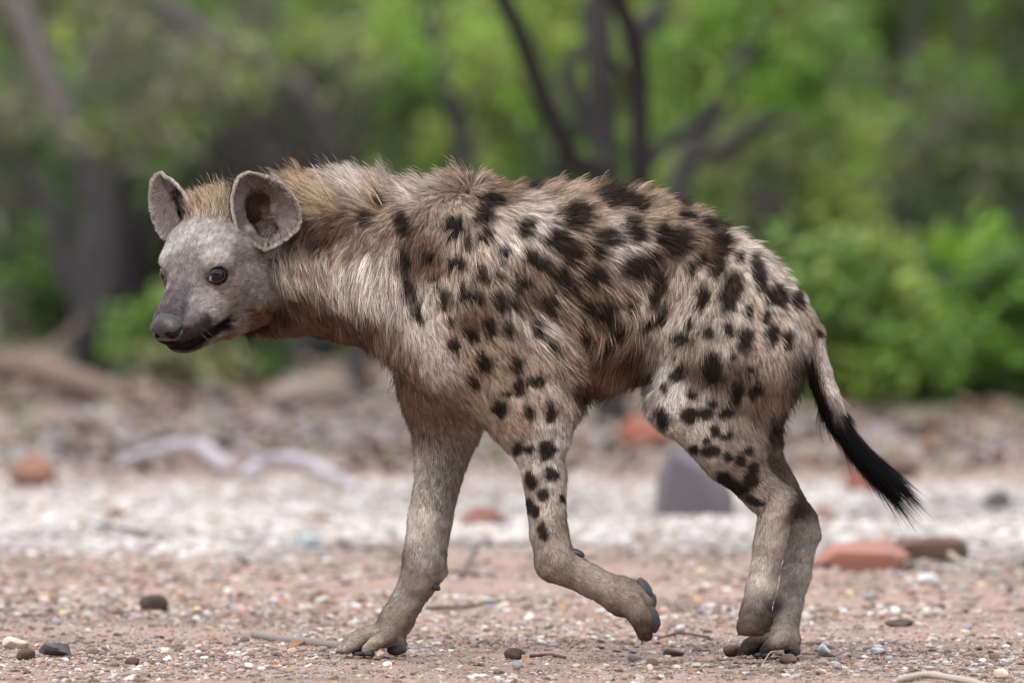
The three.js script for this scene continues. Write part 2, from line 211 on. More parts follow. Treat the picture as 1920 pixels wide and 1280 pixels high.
// bare and forked trees: limbs drawn through points given as (across the picture, height in the picture) at their distance
function tree(name, label, category, d, bark, rows, leaves) {
  const g = new THREE.Group(), foot = groundPoint(rows[0][0][0], d); g.name = name; g.position.copy(foot);
  const geos = rows.map((r, i) => { const w = r[r.length - 1]; return [i, stem(r.slice(0, -1).map(([px, py], k) => { const p = P(px, py, EYE.z - d + (k * 0.09 + i * 0.05) * (i % 2 ? 1 : -1)); if (i === 0 && k === 0) p.y = foot.y - 0.05; return p.sub(foot); }), w[0], w[1], 8)]; });
  part('trunk', geos[0][1], bark, g); for (const [i, q] of geos) if (i) part('branch', q, bark, g);
  if (leaves) { const rnd = rngOf(leaves.seed), list = []; for (let i = 0; i < leaves.n; i++) { const c = leaves.at[Math.floor(rnd() * leaves.at.length)], p = P(c[0], c[1], EYE.z - d).sub(foot), s = (c[2] ?? 0.25); list.push([p.x + (rnd() + rnd() - 1) * s, p.y + (rnd() + rnd() - 1) * s * 0.8, p.z + (rnd() + rnd() - 1) * s, 0.7 + 0.6 * rnd(), leaves.tones[Math.floor(rnd() * leaves.tones.length)]]); } crown(g, SPRAYS[0], list); }
  tag(g, label, category); return g;
}
function groundPoint(px, d) { const p = at(px, d, 0); p.y = groundY(p.x, p.z); return p; }
tree('forked_tree', 'dark tree forking into two stems above the back of the hyena', 'tree', 31, BARK.dark, [
  [[1140, 830], [1150, 640], [1136, 420], [1130, 200], [1122, 60], [1128, -120], [0.05, 0.034]],
  [[1150, 640], [1190, 480], [1200, 330], [1198, 180], [1188, 70], [1150, -20], [1120, -140], [0.036, 0.027]],
  [[1190, 90], [1215, 45], [1262, -10], [1330, -90], [0.036, 0.026]],
  [[1190, 190], [1168, 140], [1140, 105], [0.016, 0.013]],
  [[1136, 300], [1090, 210], [1064, 130], [1100, 90], [0.026, 0.016]],
  [[1140, 320], [1075, 300], [1050, 250], [1010, 160], [985, 90], [950, 10], [915, -70], [0.032, 0.022]],
  [[1196, 330], [1250, 270], [1310, 230], [1370, 150], [1420, 70], [1500, -20], [0.022, 0.015]]],
  { seed: 5, n: 70, tones: T('lime', 'bright', 'mid'), at: [[880, -60, 0.25], [1350, -20, 0.2], [1320, 120, 0.15], [1460, 20, 0.25]] });
tree('leaning_stem', 'thin dark stem leaning right above the shoulder', 'tree', 36, BARK.dark, [[[890, 770], [880, 420], [868, 280], [846, 180], [820, 90], [795, -10], [770, -110], [0.042, 0.03]], [[862, 270], [900, 190], [930, 110], [0.01, 0.005]]], { seed: 6, n: 24, tones: T('bright', 'lime'), at: [[930, 90, 0.2], [720, 60, 0.2]] });
tree('bare_tree', 'grey leaning tree in the upper left corner', 'tree', 37, BARK.grey, [[[215, 755], [190, 480], [165, 330], [120, 220], [72, 110], [30, 10], [-10, -90], [0.05, 0.036]], [[150, 300], [60, 230], [-20, 200], [0.014, 0.006]], [[178, 420], [230, 330], [300, 200], [330, 60], [0.018, 0.008]], [[120, 210], [190, 120], [230, 20], [0.014, 0.006]]], { seed: 7, n: 60, tones: T('olive', 'lime', 'grey'), at: [[220, 60, 0.25], [310, 140, 0.3], [250, 250, 0.2]] });
tree('bare_tree', 'grey tree slanting down to the right behind the ears', 'tree', 39, BARK.grey, [[[640, 750], [625, 420], [610, 270], [575, 185], [500, 120], [400, 70], [290, -10], [0.046, 0.03]], [[600, 250], [640, 150], [660, 60], [0.014, 0.006]], [[560, 175], [470, 200], [380, 180], [0.012, 0.006]], [[620, 350], [540, 300], [470, 290], [0.012, 0.006]]], { seed: 8, n: 50, tones: T('olive', 'lime', 'grey'), at: [[420, 190, 0.25], [580, 60, 0.25], [680, 60, 0.2]] });
tree('bare_tree', 'grey branching tree above the rump', 'tree', 40, BARK.grey, [[[1330, 740], [1320, 430], [1345, 250], [1385, 130], [1440, 50], [1500, -30], [0.04, 0.026]], [[1325, 360], [1410, 250], [1490, 190], [1560, 150], [0.018, 0.008]], [[1325, 420], [1400, 360], [1480, 320], [0.012, 0.006]]], { seed: 9, n: 40, tones: T('olive', 'lime', 'grey'), at: [[1450, 120, 0.3], [1520, 200, 0.25], [1380, 60, 0.25]] });
tree('dark_stem', 'short dark trunk under the throat of the hyena', 'tree', 33.6, BARK.dark, [[[668, 775], [672, 700], [664, 600], [650, 480], [0.034, 0.024]], [[666, 640], [610, 560], [580, 470], [0.018, 0.01]]]);
tree('dark_stem', 'dark trunk in the shade left of the far ear', 'tree', 38, BARK.dark, [[[215, 730], [196, 600], [190, 440], [205, 330], [0.045, 0.03]], [[192, 520], [260, 440], [290, 330], [0.02, 0.01]], [[196, 560], [140, 470], [110, 380], [0.018, 0.008]]]);
tree('dark_stem', 'dark stems below the muzzle', 'tree', 37.5, BARK.dark, [[[250, 740], [246, 640], [236, 520], [0.05, 0.03]], [[246, 650], [300, 560], [330, 470], [0.024, 0.012]]]);
tree('dark_stem', 'dark leaning stems in the shade right of the tail', 'tree', 39, BARK.dark, [[[1660, 730], [1640, 640], [1620, 580], [1600, 520], [0.035, 0.015]], [[1645, 610], [1690, 570], [1720, 520], [0.02, 0.01]]]);
tree('tangled_tree', 'dark many stemmed tree in the shade between the left edge and the ears', 'tree', 36, BARK.dark, [[[170, 745], [176, 620], [168, 500], [182, 400], [160, 300], [0.09, 0.045]], [[172, 640], [225, 540], [240, 430], [228, 330], [0.075, 0.035]], [[176, 600], [120, 500], [96, 400], [60, 320], [0.05, 0.025]], [[232, 520], [290, 440], [330, 370], [0.03, 0.014]], [[180, 470], [130, 400], [140, 340], [0.022, 0.012]]]);
tree('tangled_tree', 'dark many stemmed tree behind the muzzle and the throat', 'tree', 37, BARK.dark, [[[545, 742], [540, 650], [560, 560], [600, 470], [0.075, 0.045]], [[540, 690], [480, 600], [440, 520], [0.05, 0.025]], [[548, 680], [620, 610], [650, 520], [0.06, 0.03]], [[240, 735], [262, 640], [250, 560], [0.06, 0.035]]]);
tree('crooked_stem', 'crooked dark stems crossing behind the forked tree', 'tree', 38, BARK.dark, [[[1010, 760], [1040, 430], [1062, 300], [1040, 210], [1000, 130], [960, 40], [930, -60], [0.044, 0.03]], [[1050, 300], [1100, 220], [1120, 120], [1090, 20], [0.032, 0.018]], [[1050, 330], [990, 250], [950, 220], [0.014, 0.008]]]);
tree('crooked_stem', 'crooked dark stem leaning right above the hips', 'tree', 35, BARK.dark, [[[1250, 770], [1262, 430], [1290, 300], [1330, 225], [1385, 120], [1440, 40], [1490, -40], [0.046, 0.03]], [[1290, 300], [1350, 285], [1420, 240], [1480, 220], [0.03, 0.016]]]);
tree('pale_stump', 'pale grey stump under the jaw', 'stump', 35.6, BARK.pale, [[[412, 745], [414, 710], [418, 680], [420, 655], [0.036, 0.03]], [[415, 700], [398, 672], [392, 655], [0.012, 0.008]]]);
const THICKET = 'bare grey thickets before the bushes';
for (const [i, [px, d, rx, h, seed, bark, label]] of [[110, 39, 0.5, 1.25, 41, BARK.grey, 'bare grey thicket of thin branches at the left edge'], [285, 38.6, 0.4, 1.0, 42, BARK.dark, 'dark tangled thicket just left of the far ear'], [470, 39.5, 0.45, 1.3, 43, BARK.grey, 'grey twiggy thicket rising behind the ears'], [610, 38.8, 0.4, 0.9, 44, BARK.dark, 'dark twiggy thicket behind the neck'], [1500, 40, 0.4, 0.95, 45, BARK.grey, 'grey twiggy thicket above the rump'], [1640, 38.4, 0.4, 0.6, 46, BARK.dark, 'dark low thicket right of the tail']].entries()) {
  const rnd = rngOf(seed), g = new THREE.Group(), foot = groundPoint(px, d), list = []; g.name = 'thicket'; g.position.copy(foot); void i;
  for (let k = 0; k < 60; k++) { const a = rnd() * 6.28, r = Math.sqrt(rnd()) * rx, x = Math.cos(a) * r, z = Math.sin(a) * r, y = h * (0.5 + 0.6 * rnd()), b = v3(x * 0.4 + (rnd() - 0.5) * 0.3, 0, z * 0.5); list.push(stem([b, v3(mix(b.x, x, 0.5) + (rnd() - 0.5) * 0.3, y * (0.4 + 0.2 * rnd()), mix(b.z, z, 0.5)), v3(x + (rnd() - 0.5) * 0.9, y, z)], 0.007 + 0.022 * rnd() * rnd(), 0.003, 5)); }
  part('branches', mergeGeometries(list), bark, g).userData.kind = 'stuff'; tag(g, label, 'thicket', THICKET);
}
// tall trees behind the camera, which the eyes and the nose mirror
for (const [k, [x, z]] of [[-17, 26], [-10, 28], [-3, 27], [4, 28.5], [11, 26.5], [18, 28]].entries()) {
  const rnd = rngOf(70 + k), g = new THREE.Group(), list = []; g.name = 'shade_tree'; g.position.set(x, 0, z);
  part('trunk', stem([v3(0, -0.1, 0), v3(0.2, 1.6, 0.1), v3(-0.1, 5.4, 0)], 0.26, 0.1), BARK.dark, g);
  for (let i = 0; i < 1500; i++) { const a = rnd() * 6.28, t = Math.acos(2 * rnd() - 1), r = Math.cbrt(rnd()); list.push([Math.sin(t) * Math.cos(a) * r * 4.4, 5.6 + Math.cos(t) * r * 5.2, Math.sin(t) * Math.sin(a) * r * 2.6, 1.8 + rnd(), rnd() < 0.5 ? GREEN.mid : GREEN.deep]); }
  crown(g, BIG_SPRAY, list); tag(g, 'tall leafy shade tree facing the hyena, ' + ['first', 'second', 'third', 'fourth', 'fifth', 'last'][k] + ' of the row', 'tree', 'shade trees facing the hyena');
}

// ---------------------------------------------------------------- the hyena's body as a distance field
const S = 1 / 1100;                                     // metres per photograph pixel at the animal
const smin = (a, b, k) => { const h = k - Math.abs(a - b); return h > 0 ? Math.min(a, b) - h * h * 0.25 / k : Math.min(a, b); };
const smax = (a, b, k) => -smin(-a, -b, k);
// station: x, top, bottom, half width (all in photograph pixels)
const STATION = [[470, 392, 592, 48], [540, 376, 606, 68], [600, 375, 614, 88], [660, 374, 624, 104], [710, 373, 644, 116], [760, 371, 680, 132], [850, 368, 724, 156], [950, 366, 730, 168], [1050, 368, 716, 170], [1150, 375, 706, 160],
  [1230, 388, 694, 142], [1300, 410, 690, 132], [1380, 454, 690, 120], [1440, 506, 690, 98], [1480, 560, 680, 70], [1504, 600, 650, 36]];
function station(px) {
  const n = STATION.length; let i = 0; while (i < n - 2 && STATION[i + 1][0] < px) i++;
  const a = STATION[i], b = STATION[i + 1], p0 = STATION[Math.max(0, i - 1)], p3 = STATION[Math.min(n - 1, i + 2)], t = clamp((px - a[0]) / (b[0] - a[0]), 0, 1), out = [];
  for (let k = 1; k < 4; k++) {
    const w = b[0] - a[0], m0 = (b[k] - p0[k]) / Math.max(1, b[0] - p0[0]) * w, m1 = (p3[k] - a[k]) / Math.max(1, p3[0] - a[0]) * w, t2 = t * t, t3 = t2 * t;
    out.push((2 * t3 - 3 * t2 + 1) * a[k] + (t3 - 2 * t2 + t) * m0 + (-2 * t3 + 3 * t2) * b[k] + (t3 - t2) * m1);
  }
  return out;
}
const TABLE = []; for (let x = 440; x <= 1540; x++) TABLE.push(station(x));
function trunk(x, y, z) {
  const px = 960 + x * 1100, at = clamp(px - 440, 0, 1099), i = Math.floor(at), f = at - i, A = TABLE[i], B = TABLE[i + 1];
  const top = (1237 - mix(A[0], B[0], f)) * S, bot = (1237 - mix(A[1], B[1], f)) * S, rz = mix(A[2], B[2], f) * S, ry = (top - bot) / 2, cy = (top + bot) / 2;
  const u = (y - cy) / ry, v = z / rz;
  let d = (Math.pow(Math.pow(Math.abs(u), 2.2) + Math.pow(Math.abs(v), 2.2), 1 / 2.2) - 1) * Math.min(ry, rz);
  const over = px < 470 ? (470 - px) * S : px > 1507 ? (px - 1507) * S : 0;
  return over ? Math.max(d, over) : d;
}
const limbs = [];
// a tapered capsule between two photographed points; kz flattens or widens it across the body
function limb(set, part, a, b, ra, rb, k = 30, kz = 1) {
  const lean = (q) => part !== 'trunk' && part !== 'tail' && q[1] > 790 && q[1] < 1180 ? 0.91 : 1; ra *= lean(a); rb *= lean(b);
  const A = P(a[0], a[1], a[2]), B = P(b[0], b[1], b[2]);
  const o = { part, ax: A.x, ay: A.y, az: A.z, dx: B.x - A.x, dy: B.y - A.y, dz: B.z - A.z, ra: ra * S, rb: rb * S, k: k * S, kz };
  o.dd = o.dx * o.dx + o.dy * o.dy + o.dz * o.dz + 1e-9; o.cx = (A.x + B.x) / 2; o.cy = (A.y + B.y) / 2; o.cz = (A.z + B.z) / 2; o.R = Math.sqrt(o.dd) / 2 + Math.max(o.ra, o.rb) * Math.max(1, kz);
  set.push(o); return o;
}
function limbD(o, x, y, z) {
  const px = x - o.ax, py = y - o.ay, pz = z - o.az, t = clamp((px * o.dx + py * o.dy + pz * o.dz) / o.dd, 0, 1);
  const ex = px - o.dx * t, ey = py - o.dy * t, ez = (pz - o.dz * t) / o.kz;
  return (Math.sqrt(ex * ex + ey * ey + ez * ez) - (o.ra + (o.rb - o.ra) * t)) * Math.min(1, o.kz);
}
const L = (part, ...a) => limb(limbs, part, ...a);
// neck into head
L('trunk', [470, 495, 0.035], [640, 490, 0], 92, 124, 40, 0.72);
// near shoulder and front leg, swung back with a hanging paw
L('trunk', [885, 450, 0.075], [862, 620, 0.095], 80, 88, 60, 0.75);
L('trunk', [850, 635, 0.1], [985, 735, 0.1], 82, 78, 55, 0.72);
L('nearfront', [990, 740, 0.1], [1008, 820, 0.1], 72, 53, 50, 0.8);
L('nearfront', [1008, 815, 0.1], [1020, 890, 0.1], 53, 40, 10, 0.85);
L('nearfront', [1020, 888, 0.1], [1029, 1000, 0.1], 40, 35, 8);
L('nearfront', [1029, 998, 0.1], [1040, 1048, 0.1], 35, 38, 8);
L('nearfront', [1040, 1052, 0.1], [1105, 1088, 0.1], 38, 29, 8);
L('nearfront', [1105, 1087, 0.1], [1165, 1118, 0.1], 29, 34, 8, 1.1);
L('nearfront', [1165, 1116, 0.1], [1196, 1124, 0.1], 37, 34, 10, 1.15);
for (const [o, x, y] of [[-1.5, 1205, 1174], [-0.5, 1209, 1184], [0.5, 1209, 1183], [1.5, 1204, 1172]]) {
  const z = 0.1 + o * 0.021;
  L('nearfront', [1184, 1128, 0.1 + o * 0.015], [1203, 1157, z + o * 0.003], 27, 22, 5); L('nearfront', [1203, 1156, z + o * 0.003], [x, y, z + o * 0.003], 22, 15, 3);
}
// far front leg, planted
L('trunk', [815, 640, -0.08], [836, 735, -0.09], 82, 66, 40, 0.75);
L('farfront', [834, 735, -0.09], [834, 800, -0.09], 65, 54, 36, 0.8);
L('farfront', [834, 800, -0.09], [825, 880, -0.09], 54, 44, 12, 0.85);
L('farfront', [824, 880, -0.09], [806, 970, -0.09], 44, 42, 8, 0.9);
L('farfront', [806, 970, -0.09], [796, 1045, -0.09], 42, 41, 8, 0.95);
L('farfront', [796, 1045, -0.09], [783, 1090, -0.09], 41, 34, 8);
L('farfront', [783, 1090, -0.09], [745, 1160, -0.09], 34, 30, 8);
L('farfront', [745, 1160, -0.09], [728, 1188, -0.09], 31, 27, 14, 1.15);
L('farfront', [826, 1070, -0.09], [812, 1082, -0.09], 12, 12, 14);
L('farfront', [745, 1205, -0.09], [752, 1214, -0.09], 17, 13, 12, 1.6);
for (const [o, x] of [[-1.5, 664], [-0.5, 642], [0.5, 652], [1.5, 690]]) {
  const z = -0.09 + o * 0.024;
  L('farfront', [730, 1180, -0.09 + o * 0.017], [x + 38, 1191, z], 15, 14, 4); L('farfront', [x + 38, 1191, z], [x + 14, 1205, z], 14, 12.5, 1.5); L('farfront', [x + 14, 1206, z], [x, 1216, z], 12.5, 9, 1.5);
}
// near thigh and hind leg, lifted in mid stride
L('trunk', [1385, 575, 0.065], [1365, 640, 0.075], 96, 116, 50, 0.64);
L('nearhind', [1345, 660, 0.085], [1300, 745, 0.1], 112, 68, 50, 0.62);
L('trunk', [1432, 612, 0.055], [1424, 705, 0.07], 56, 38, 40, 0.75);
L('nearhind', [1295, 750, 0.1], [1368, 852, 0.1], 68, 56, 14, 0.75);
L('nearhind', [1406, 720, 0.08], [1394, 820, 0.095], 44, 32, 40, 0.7);
L('nearhind', [1366, 848, 0.1], [1432, 925, 0.1], 52, 36, 10, 0.8);
L('nearhind', [1430, 922, 0.1], [1466, 936, 0.1], 36, 29, 8, 0.85);
L('nearhind', [1455, 948, 0.1], [1444, 1020, 0.1], 34, 30, 8, 0.85);
L('nearhind', [1444, 1020, 0.1], [1428, 1100, 0.1], 30, 26, 8, 0.95);
L('nearhind', [1428, 1100, 0.1], [1416, 1150, 0.1], 26, 30, 12, 1.1);
for (const o of [-1.5, -0.5, 0.5, 1.5]) { const z = 0.1 + o * 0.02; L('nearhind', [1416, 1150, 0.1 + o * 0.014], [1406 - 3 * o, 1172, z], 20, 20, 9); L('nearhind', [1432, 1158, 0.1 + o * 0.012], [1424, 1174, z], 16, 16, 8); }
// far thigh and hind leg, planted
L('trunk', [1385, 585, -0.06], [1390, 680, -0.08], 96, 92, 50, 0.65);
L('farhind', [1396, 690, -0.085], [1414, 762, -0.09], 70, 42, 36, 0.75);
L('farhind', [1414, 760, -0.09], [1438, 850, -0.09], 42, 25, 12, 0.9);
L('farhind', [1438, 850, -0.09], [1500, 975, -0.09], 25, 28, 8, 0.9);
L('farhind', [1500, 975, -0.09], [1516, 1000, -0.09], 28, 22, 16, 0.9);
L('farhind', [1507, 1000, -0.09], [1494, 1070, -0.09], 29, 27, 8, 0.9);
L('farhind', [1494, 1070, -0.09], [1481, 1130, -0.09], 27, 25, 8);
L('farhind', [1480, 1130, -0.09], [1468, 1186, -0.09], 25, 29, 10, 1.15);
L('farhind', [1484, 1200, -0.09], [1486, 1214, -0.09], 17, 13, 12, 1.6);
for (const [o, x] of [[-1.5, 1416], [-0.5, 1395], [0.5, 1404], [1.5, 1436]]) {
  const z = -0.09 + o * 0.023;
  L('farhind', [1468, 1184, -0.09 + o * 0.017], [x + 32, 1195, z], 15, 14, 4); L('farhind', [x + 32, 1195, z], [x + 12, 1208, z], 14, 12.5, 1.5); L('farhind', [x + 12, 1209, z], [x, 1219, z], 12.5, 9, 1.5);
}
// tail
L('tail', [1484, 572, 0], [1518, 622, 0], 29, 22, 24); L('tail', [1518, 622, 0], [1535, 690, 0], 21, 18, 8); L('tail', [1535, 690, 0], [1561, 765, 0], 18, 16, 8); L('tail', [1561, 765, 0], [1604, 838, 0], 16, 9, 8);

// head: F towards the nose, U up, L to the animal's left (the near side), in centimetres from the point between the eyes
const YAW = 37 * Math.PI / 180, NOD = 20 * Math.PI / 180, HEAD0 = P(357.5, 516, 0.14);
const hF = new THREE.Vector3(-Math.sin(YAW) * Math.cos(NOD), -Math.sin(NOD), Math.cos(YAW) * Math.cos(NOD)), hL = new THREE.Vector3(Math.cos(YAW), 0, Math.sin(YAW)), hU = new THREE.Vector3().crossVectors(hF, hL).normalize();
if (hU.y < 0) hU.negate();
const toHead = (x, y, z) => { x -= HEAD0.x; y -= HEAD0.y; z -= HEAD0.z; return [(x * hF.x + y * hF.y + z * hF.z) * 100, (x * hU.x + y * hU.y + z * hU.z) * 100, (x * hL.x + y * hL.y + z * hL.z) * 100]; };
const fromHead = (f, u, l) => HEAD0.clone().addScaledVector(hF, f / 100).addScaledVector(hU, u / 100).addScaledVector(hL, l / 100);
const cap = (f, u, l, a, b, ra, rb) => { // capsule in head space
  const px = f - a[0], py = u - a[1], pz = l - a[2], dx = b[0] - a[0], dy = b[1] - a[1], dz = b[2] - a[2], t = clamp((px * dx + py * dy + pz * dz) / (dx * dx + dy * dy + dz * dz + 1e-9), 0, 1);
  return Math.hypot(px - dx * t, py - dy * t, pz - dz * t) - (ra + (rb - ra) * t);
};
const ell = (f, u, l, c, r) => { const x = (f - c[0]) / r[0], y = (u - c[1]) / r[1], z = (l - c[2]) / r[2], k0 = Math.hypot(x, y, z), k1 = Math.hypot(x / r[0], y / r[1], z / r[2]); return k1 < 1e-6 ? -Math.min(...r) : k0 * (k0 - 1) / k1; };
// the line of the lips, seen from the side: height of the mouth at distance f from between the eyes
const lipU = (f) => -9.25 - 0.035 * (f - 3) * (f - 3) * (f > 3 ? 0.5 : 1) * (f < 3 ? -0.55 : 1);
function headD(f, u, lSigned) {
  const l = Math.abs(lSigned);
  let d = ell(f, u, l, [-9, 1.2, 0], [8.5, 6.6, 7.4]);
  d = smin(d, ell(f, u, l, [-3.2, 0.4, 0], [5.2, 4.6, 6.0]), 3);
  d = smin(d, ell(f, u, l, [-7.2, 2.4, 5.2], [4.2, 3.0, 2.9]), 3);             // temples
  d = smin(d, ell(f, u, l, [-1.6, 1.9, 4.2], [2.4, 1.5, 2.3]), 2);         // brows
  d = smin(d, ell(f, u, l, [-4.5, -2.6, 5.4], [4.6, 3.4, 2.6]), 2.4);      // cheek bones
  d = smin(d, ell(f, u, l, [-8, -5.6, 4.4], [5.2, 5.4, 4.0]), 3.2);        // jaw muscles
  d = smin(d, cap(f, u, l, [-2.5, -2.2, 0], [6.3, -4.9, 0], 4.5, 3.05), 2.6);
  d = smin(d, cap(f, u, l * 0.8, [-2, -5.4, 0.6], [5.6, -6.9, 0.5], 4.0, 3.05), 2.2);
  d = smin(d, ell(f, u, l, [6.1, -7.1, 1.95], [3.2, 2.5, 2.35]), 1.3);     // whisker pads
  d = smin(d, cap(f, u, l, [8.3, -5.6, 0], [8.6, -6.4, 0], 1.75, 1.5), 1.0);
  const jaw = smin(cap(f, u, l * 0.8, [-7, -9.2, 1.2], [6.0, -9.6, 0.5], 3.0, 1.75), cap(f, u, l, [-9, -8, 3], [-3, -9.4, 2.6], 3.4, 2.3), 1.5);
  d = smin(d, jaw, 0.9);
  d = smax(d, -(cap(f, u, l, [8.9, -8.0, 0], [8.2, -9.0, 0], 0.22, 0.18)), 0.25);   // the groove under the nose
  if (f > -2.4) { const w = Math.abs(u - lipU(f)); d = smax(d, -(Math.max(w - 0.16, -d - 0.42 * smooth(-2.4, -0.6, f))), 0.3); }   // the parting of the lips
  d = smax(d, -cap(f, u, l, [-0.2, 0, 5.2], [2.2, 0.05, 7.6], 1.12, 1.35), 0.6);   // eye sockets
  return d;
}
// ears: outline in photograph pixels, laid on a plane through a point with the given normal, and dished
const NEAR_EAR = { at: P(500, 395, 0.128), n: new THREE.Vector3(0.22, 0.12, 0.93).normalize(), mid: [500, 400], depth: 0.034, poly: [[446, 440], [436, 396], [434, 371], [439, 348], [446, 332], [457, 322.5], [469, 319.5], [487, 323], [508, 330], [529, 341], [547, 358], [559, 376], [566, 396], [567, 415], [561, 431], [549, 442], [538, 450], [524, 459], [500, 472]] };
const FAR_EAR = { at: P(322, 385, 0.03), n: new THREE.Vector3(-0.66, 0.12, 0.72).normalize(), mid: [318, 385], depth: 0.026, poly: [[325, 470], [305, 447], [294, 431], [286, 410], [281, 385], [280, 362], [283, 341], [292, 327], [302, 320.5], [309, 323], [316, 330], [325, 334], [336, 344], [349, 358], [358, 373], [372, 400], [350, 455]] };
for (const e of [NEAR_EAR, FAR_EAR]) { e.lo = [Math.min(...e.poly.map((p) => p[0])) - 12, Math.min(...e.poly.map((p) => p[1])) - 12]; e.hi = [Math.max(...e.poly.map((p) => p[0])) + 12, Math.max(...e.poly.map((p) => p[1])) + 12]; }
{ // the root of each ear and the canal that runs into the skull
  const onEar = (e, px, py, s) => { const X = (px - 960) * S, Y = (1237 - py) * S, Z = e.at.z - ((X - e.at.x) * e.n.x + (Y - e.at.y) * e.n.y) / e.n.z; return new THREE.Vector3(X, Y, Z).addScaledVector(e.n, s); };
  const tube = (A, B, ra, rb) => { const o = { ax: A.x, ay: A.y, az: A.z, dx: B.x - A.x, dy: B.y - A.y, dz: B.z - A.z, ra, rb, kz: 1 }; o.dd = o.dx * o.dx + o.dy * o.dy + o.dz * o.dz; return o; };
  const a = onEar(NEAR_EAR, 492, 388, -0.036), ai = fromHead(-9.5, 0.5, 4.2), b = onEar(FAR_EAR, 333, 388, -0.034), bi = fromHead(-9.5, 0.5, -4.2);
  NEAR_EAR.root = tube(a, ai, 0.036, 0.038); NEAR_EAR.canal = [tube(onEar(NEAR_EAR, 491, 384, -0.018), a.clone().lerp(ai, 0.85), 0.025, 0.016), tube(onEar(NEAR_EAR, 507, 428, -0.014), a.clone().lerp(ai, 0.8), 0.015, 0.013), tube(onEar(NEAR_EAR, 494, 390, -0.016), onEar(NEAR_EAR, 507, 426, -0.012), 0.018, 0.012)];
  FAR_EAR.root = tube(b, bi, 0.02, 0.034); FAR_EAR.canal = [tube(onEar(FAR_EAR, 332, 372, -0.016), b.clone().lerp(bi, 0.75), 0.013, 0.01), tube(onEar(FAR_EAR, 338, 398, -0.014), b.clone().lerp(bi, 0.7), 0.01, 0.01)];
}
function polyD(poly, x, y) { // signed distance, inside negative
  let d = 1e9, inside = false;
  for (let i = 0, j = poly.length - 1; i < poly.length; j = i++) {
    const [ax, ay] = poly[i], [bx, by] = poly[j], ex = bx - ax, ey = by - ay, wx = x - ax, wy = y - ay, t = clamp((wx * ex + wy * ey) / (ex * ex + ey * ey), 0, 1);
    d = Math.min(d, Math.hypot(wx - ex * t, wy - ey * t));
    if ((ay > y) !== (by > y) && x < (bx - ax) * (y - ay) / (by - ay) + ax) inside = !inside;
  }
  return inside ? -d : d;
}
// distance to an ear's shell, and how far inside its outline and on which face a point lies
function ear(e, x, y, z) {
  const s = (x - e.at.x) * e.n.x + (y - e.at.y) * e.n.y + (z - e.at.z) * e.n.z;
  const fx = x - e.n.x * s, fy = y - e.n.y * s, px = 960 + fx * 1100, py = 1237 - fy * 1100;
  if (px < e.lo[0] || px > e.hi[0] || py < e.lo[1] || py > e.hi[1] || Math.abs(s) > 0.09) return null;
  const d2 = polyD(e.poly, px, py) * S + 0.0032, inn = Math.max(0, -d2);
  const E = Math.exp(-inn / 0.026), h = -e.depth * (1 - E) + 0.003, slope = inn > 0 ? e.depth / 0.026 * E : 0;
  return { d: smax(Math.abs(s - h) / Math.sqrt(1 + slope * slope) - 0.0034, d2, 0.004) * 0.8, front: s - h, inn };
}
function bodyD(x, y, z) {
  let d = trunk(x, y, z);
  for (let i = 0; i < limbs.length; i++) {
    const o = limbs[i], cx = x - o.cx, cy = y - o.cy, cz = z - o.cz, far = Math.sqrt(cx * cx + cy * cy + cz * cz) - o.R;
    if (far > d + o.k) continue;
    d = smin(d, limbD(o, x, y, z), o.k);
  }
  const h = toHead(x, y, z);
  if (h[0] * h[0] + h[1] * h[1] + h[2] * h[2] < 900) {
    let hd = headD(h[0], h[1], h[2]) / 100;
    d = smin(d, hd, h[0] > -4 ? 0.004 : 0.03);
    for (const e of [NEAR_EAR, FAR_EAR]) { const r = ear(e, x, y, z); if (r) d = smin(d, r.d, 0.007); d = smin(d, limbD(e.root, x, y, z), 0.008); }
    for (const e of [NEAR_EAR, FAR_EAR]) for (const c of e.canal) d = smax(d, -limbD(c, x, y, z), 0.016);
  }
  return d;
}
function gradient(D, x, y, z, e = 0.0012) { const gx = D(x + e, y, z) - D(x - e, y, z), gy = D(x, y + e, z) - D(x, y - e, z), gz = D(x, y, z + e) - D(x, y, z - e), n = Math.hypot(gx, gy, gz) || 1; return [gx / n, gy / n, gz / n]; }
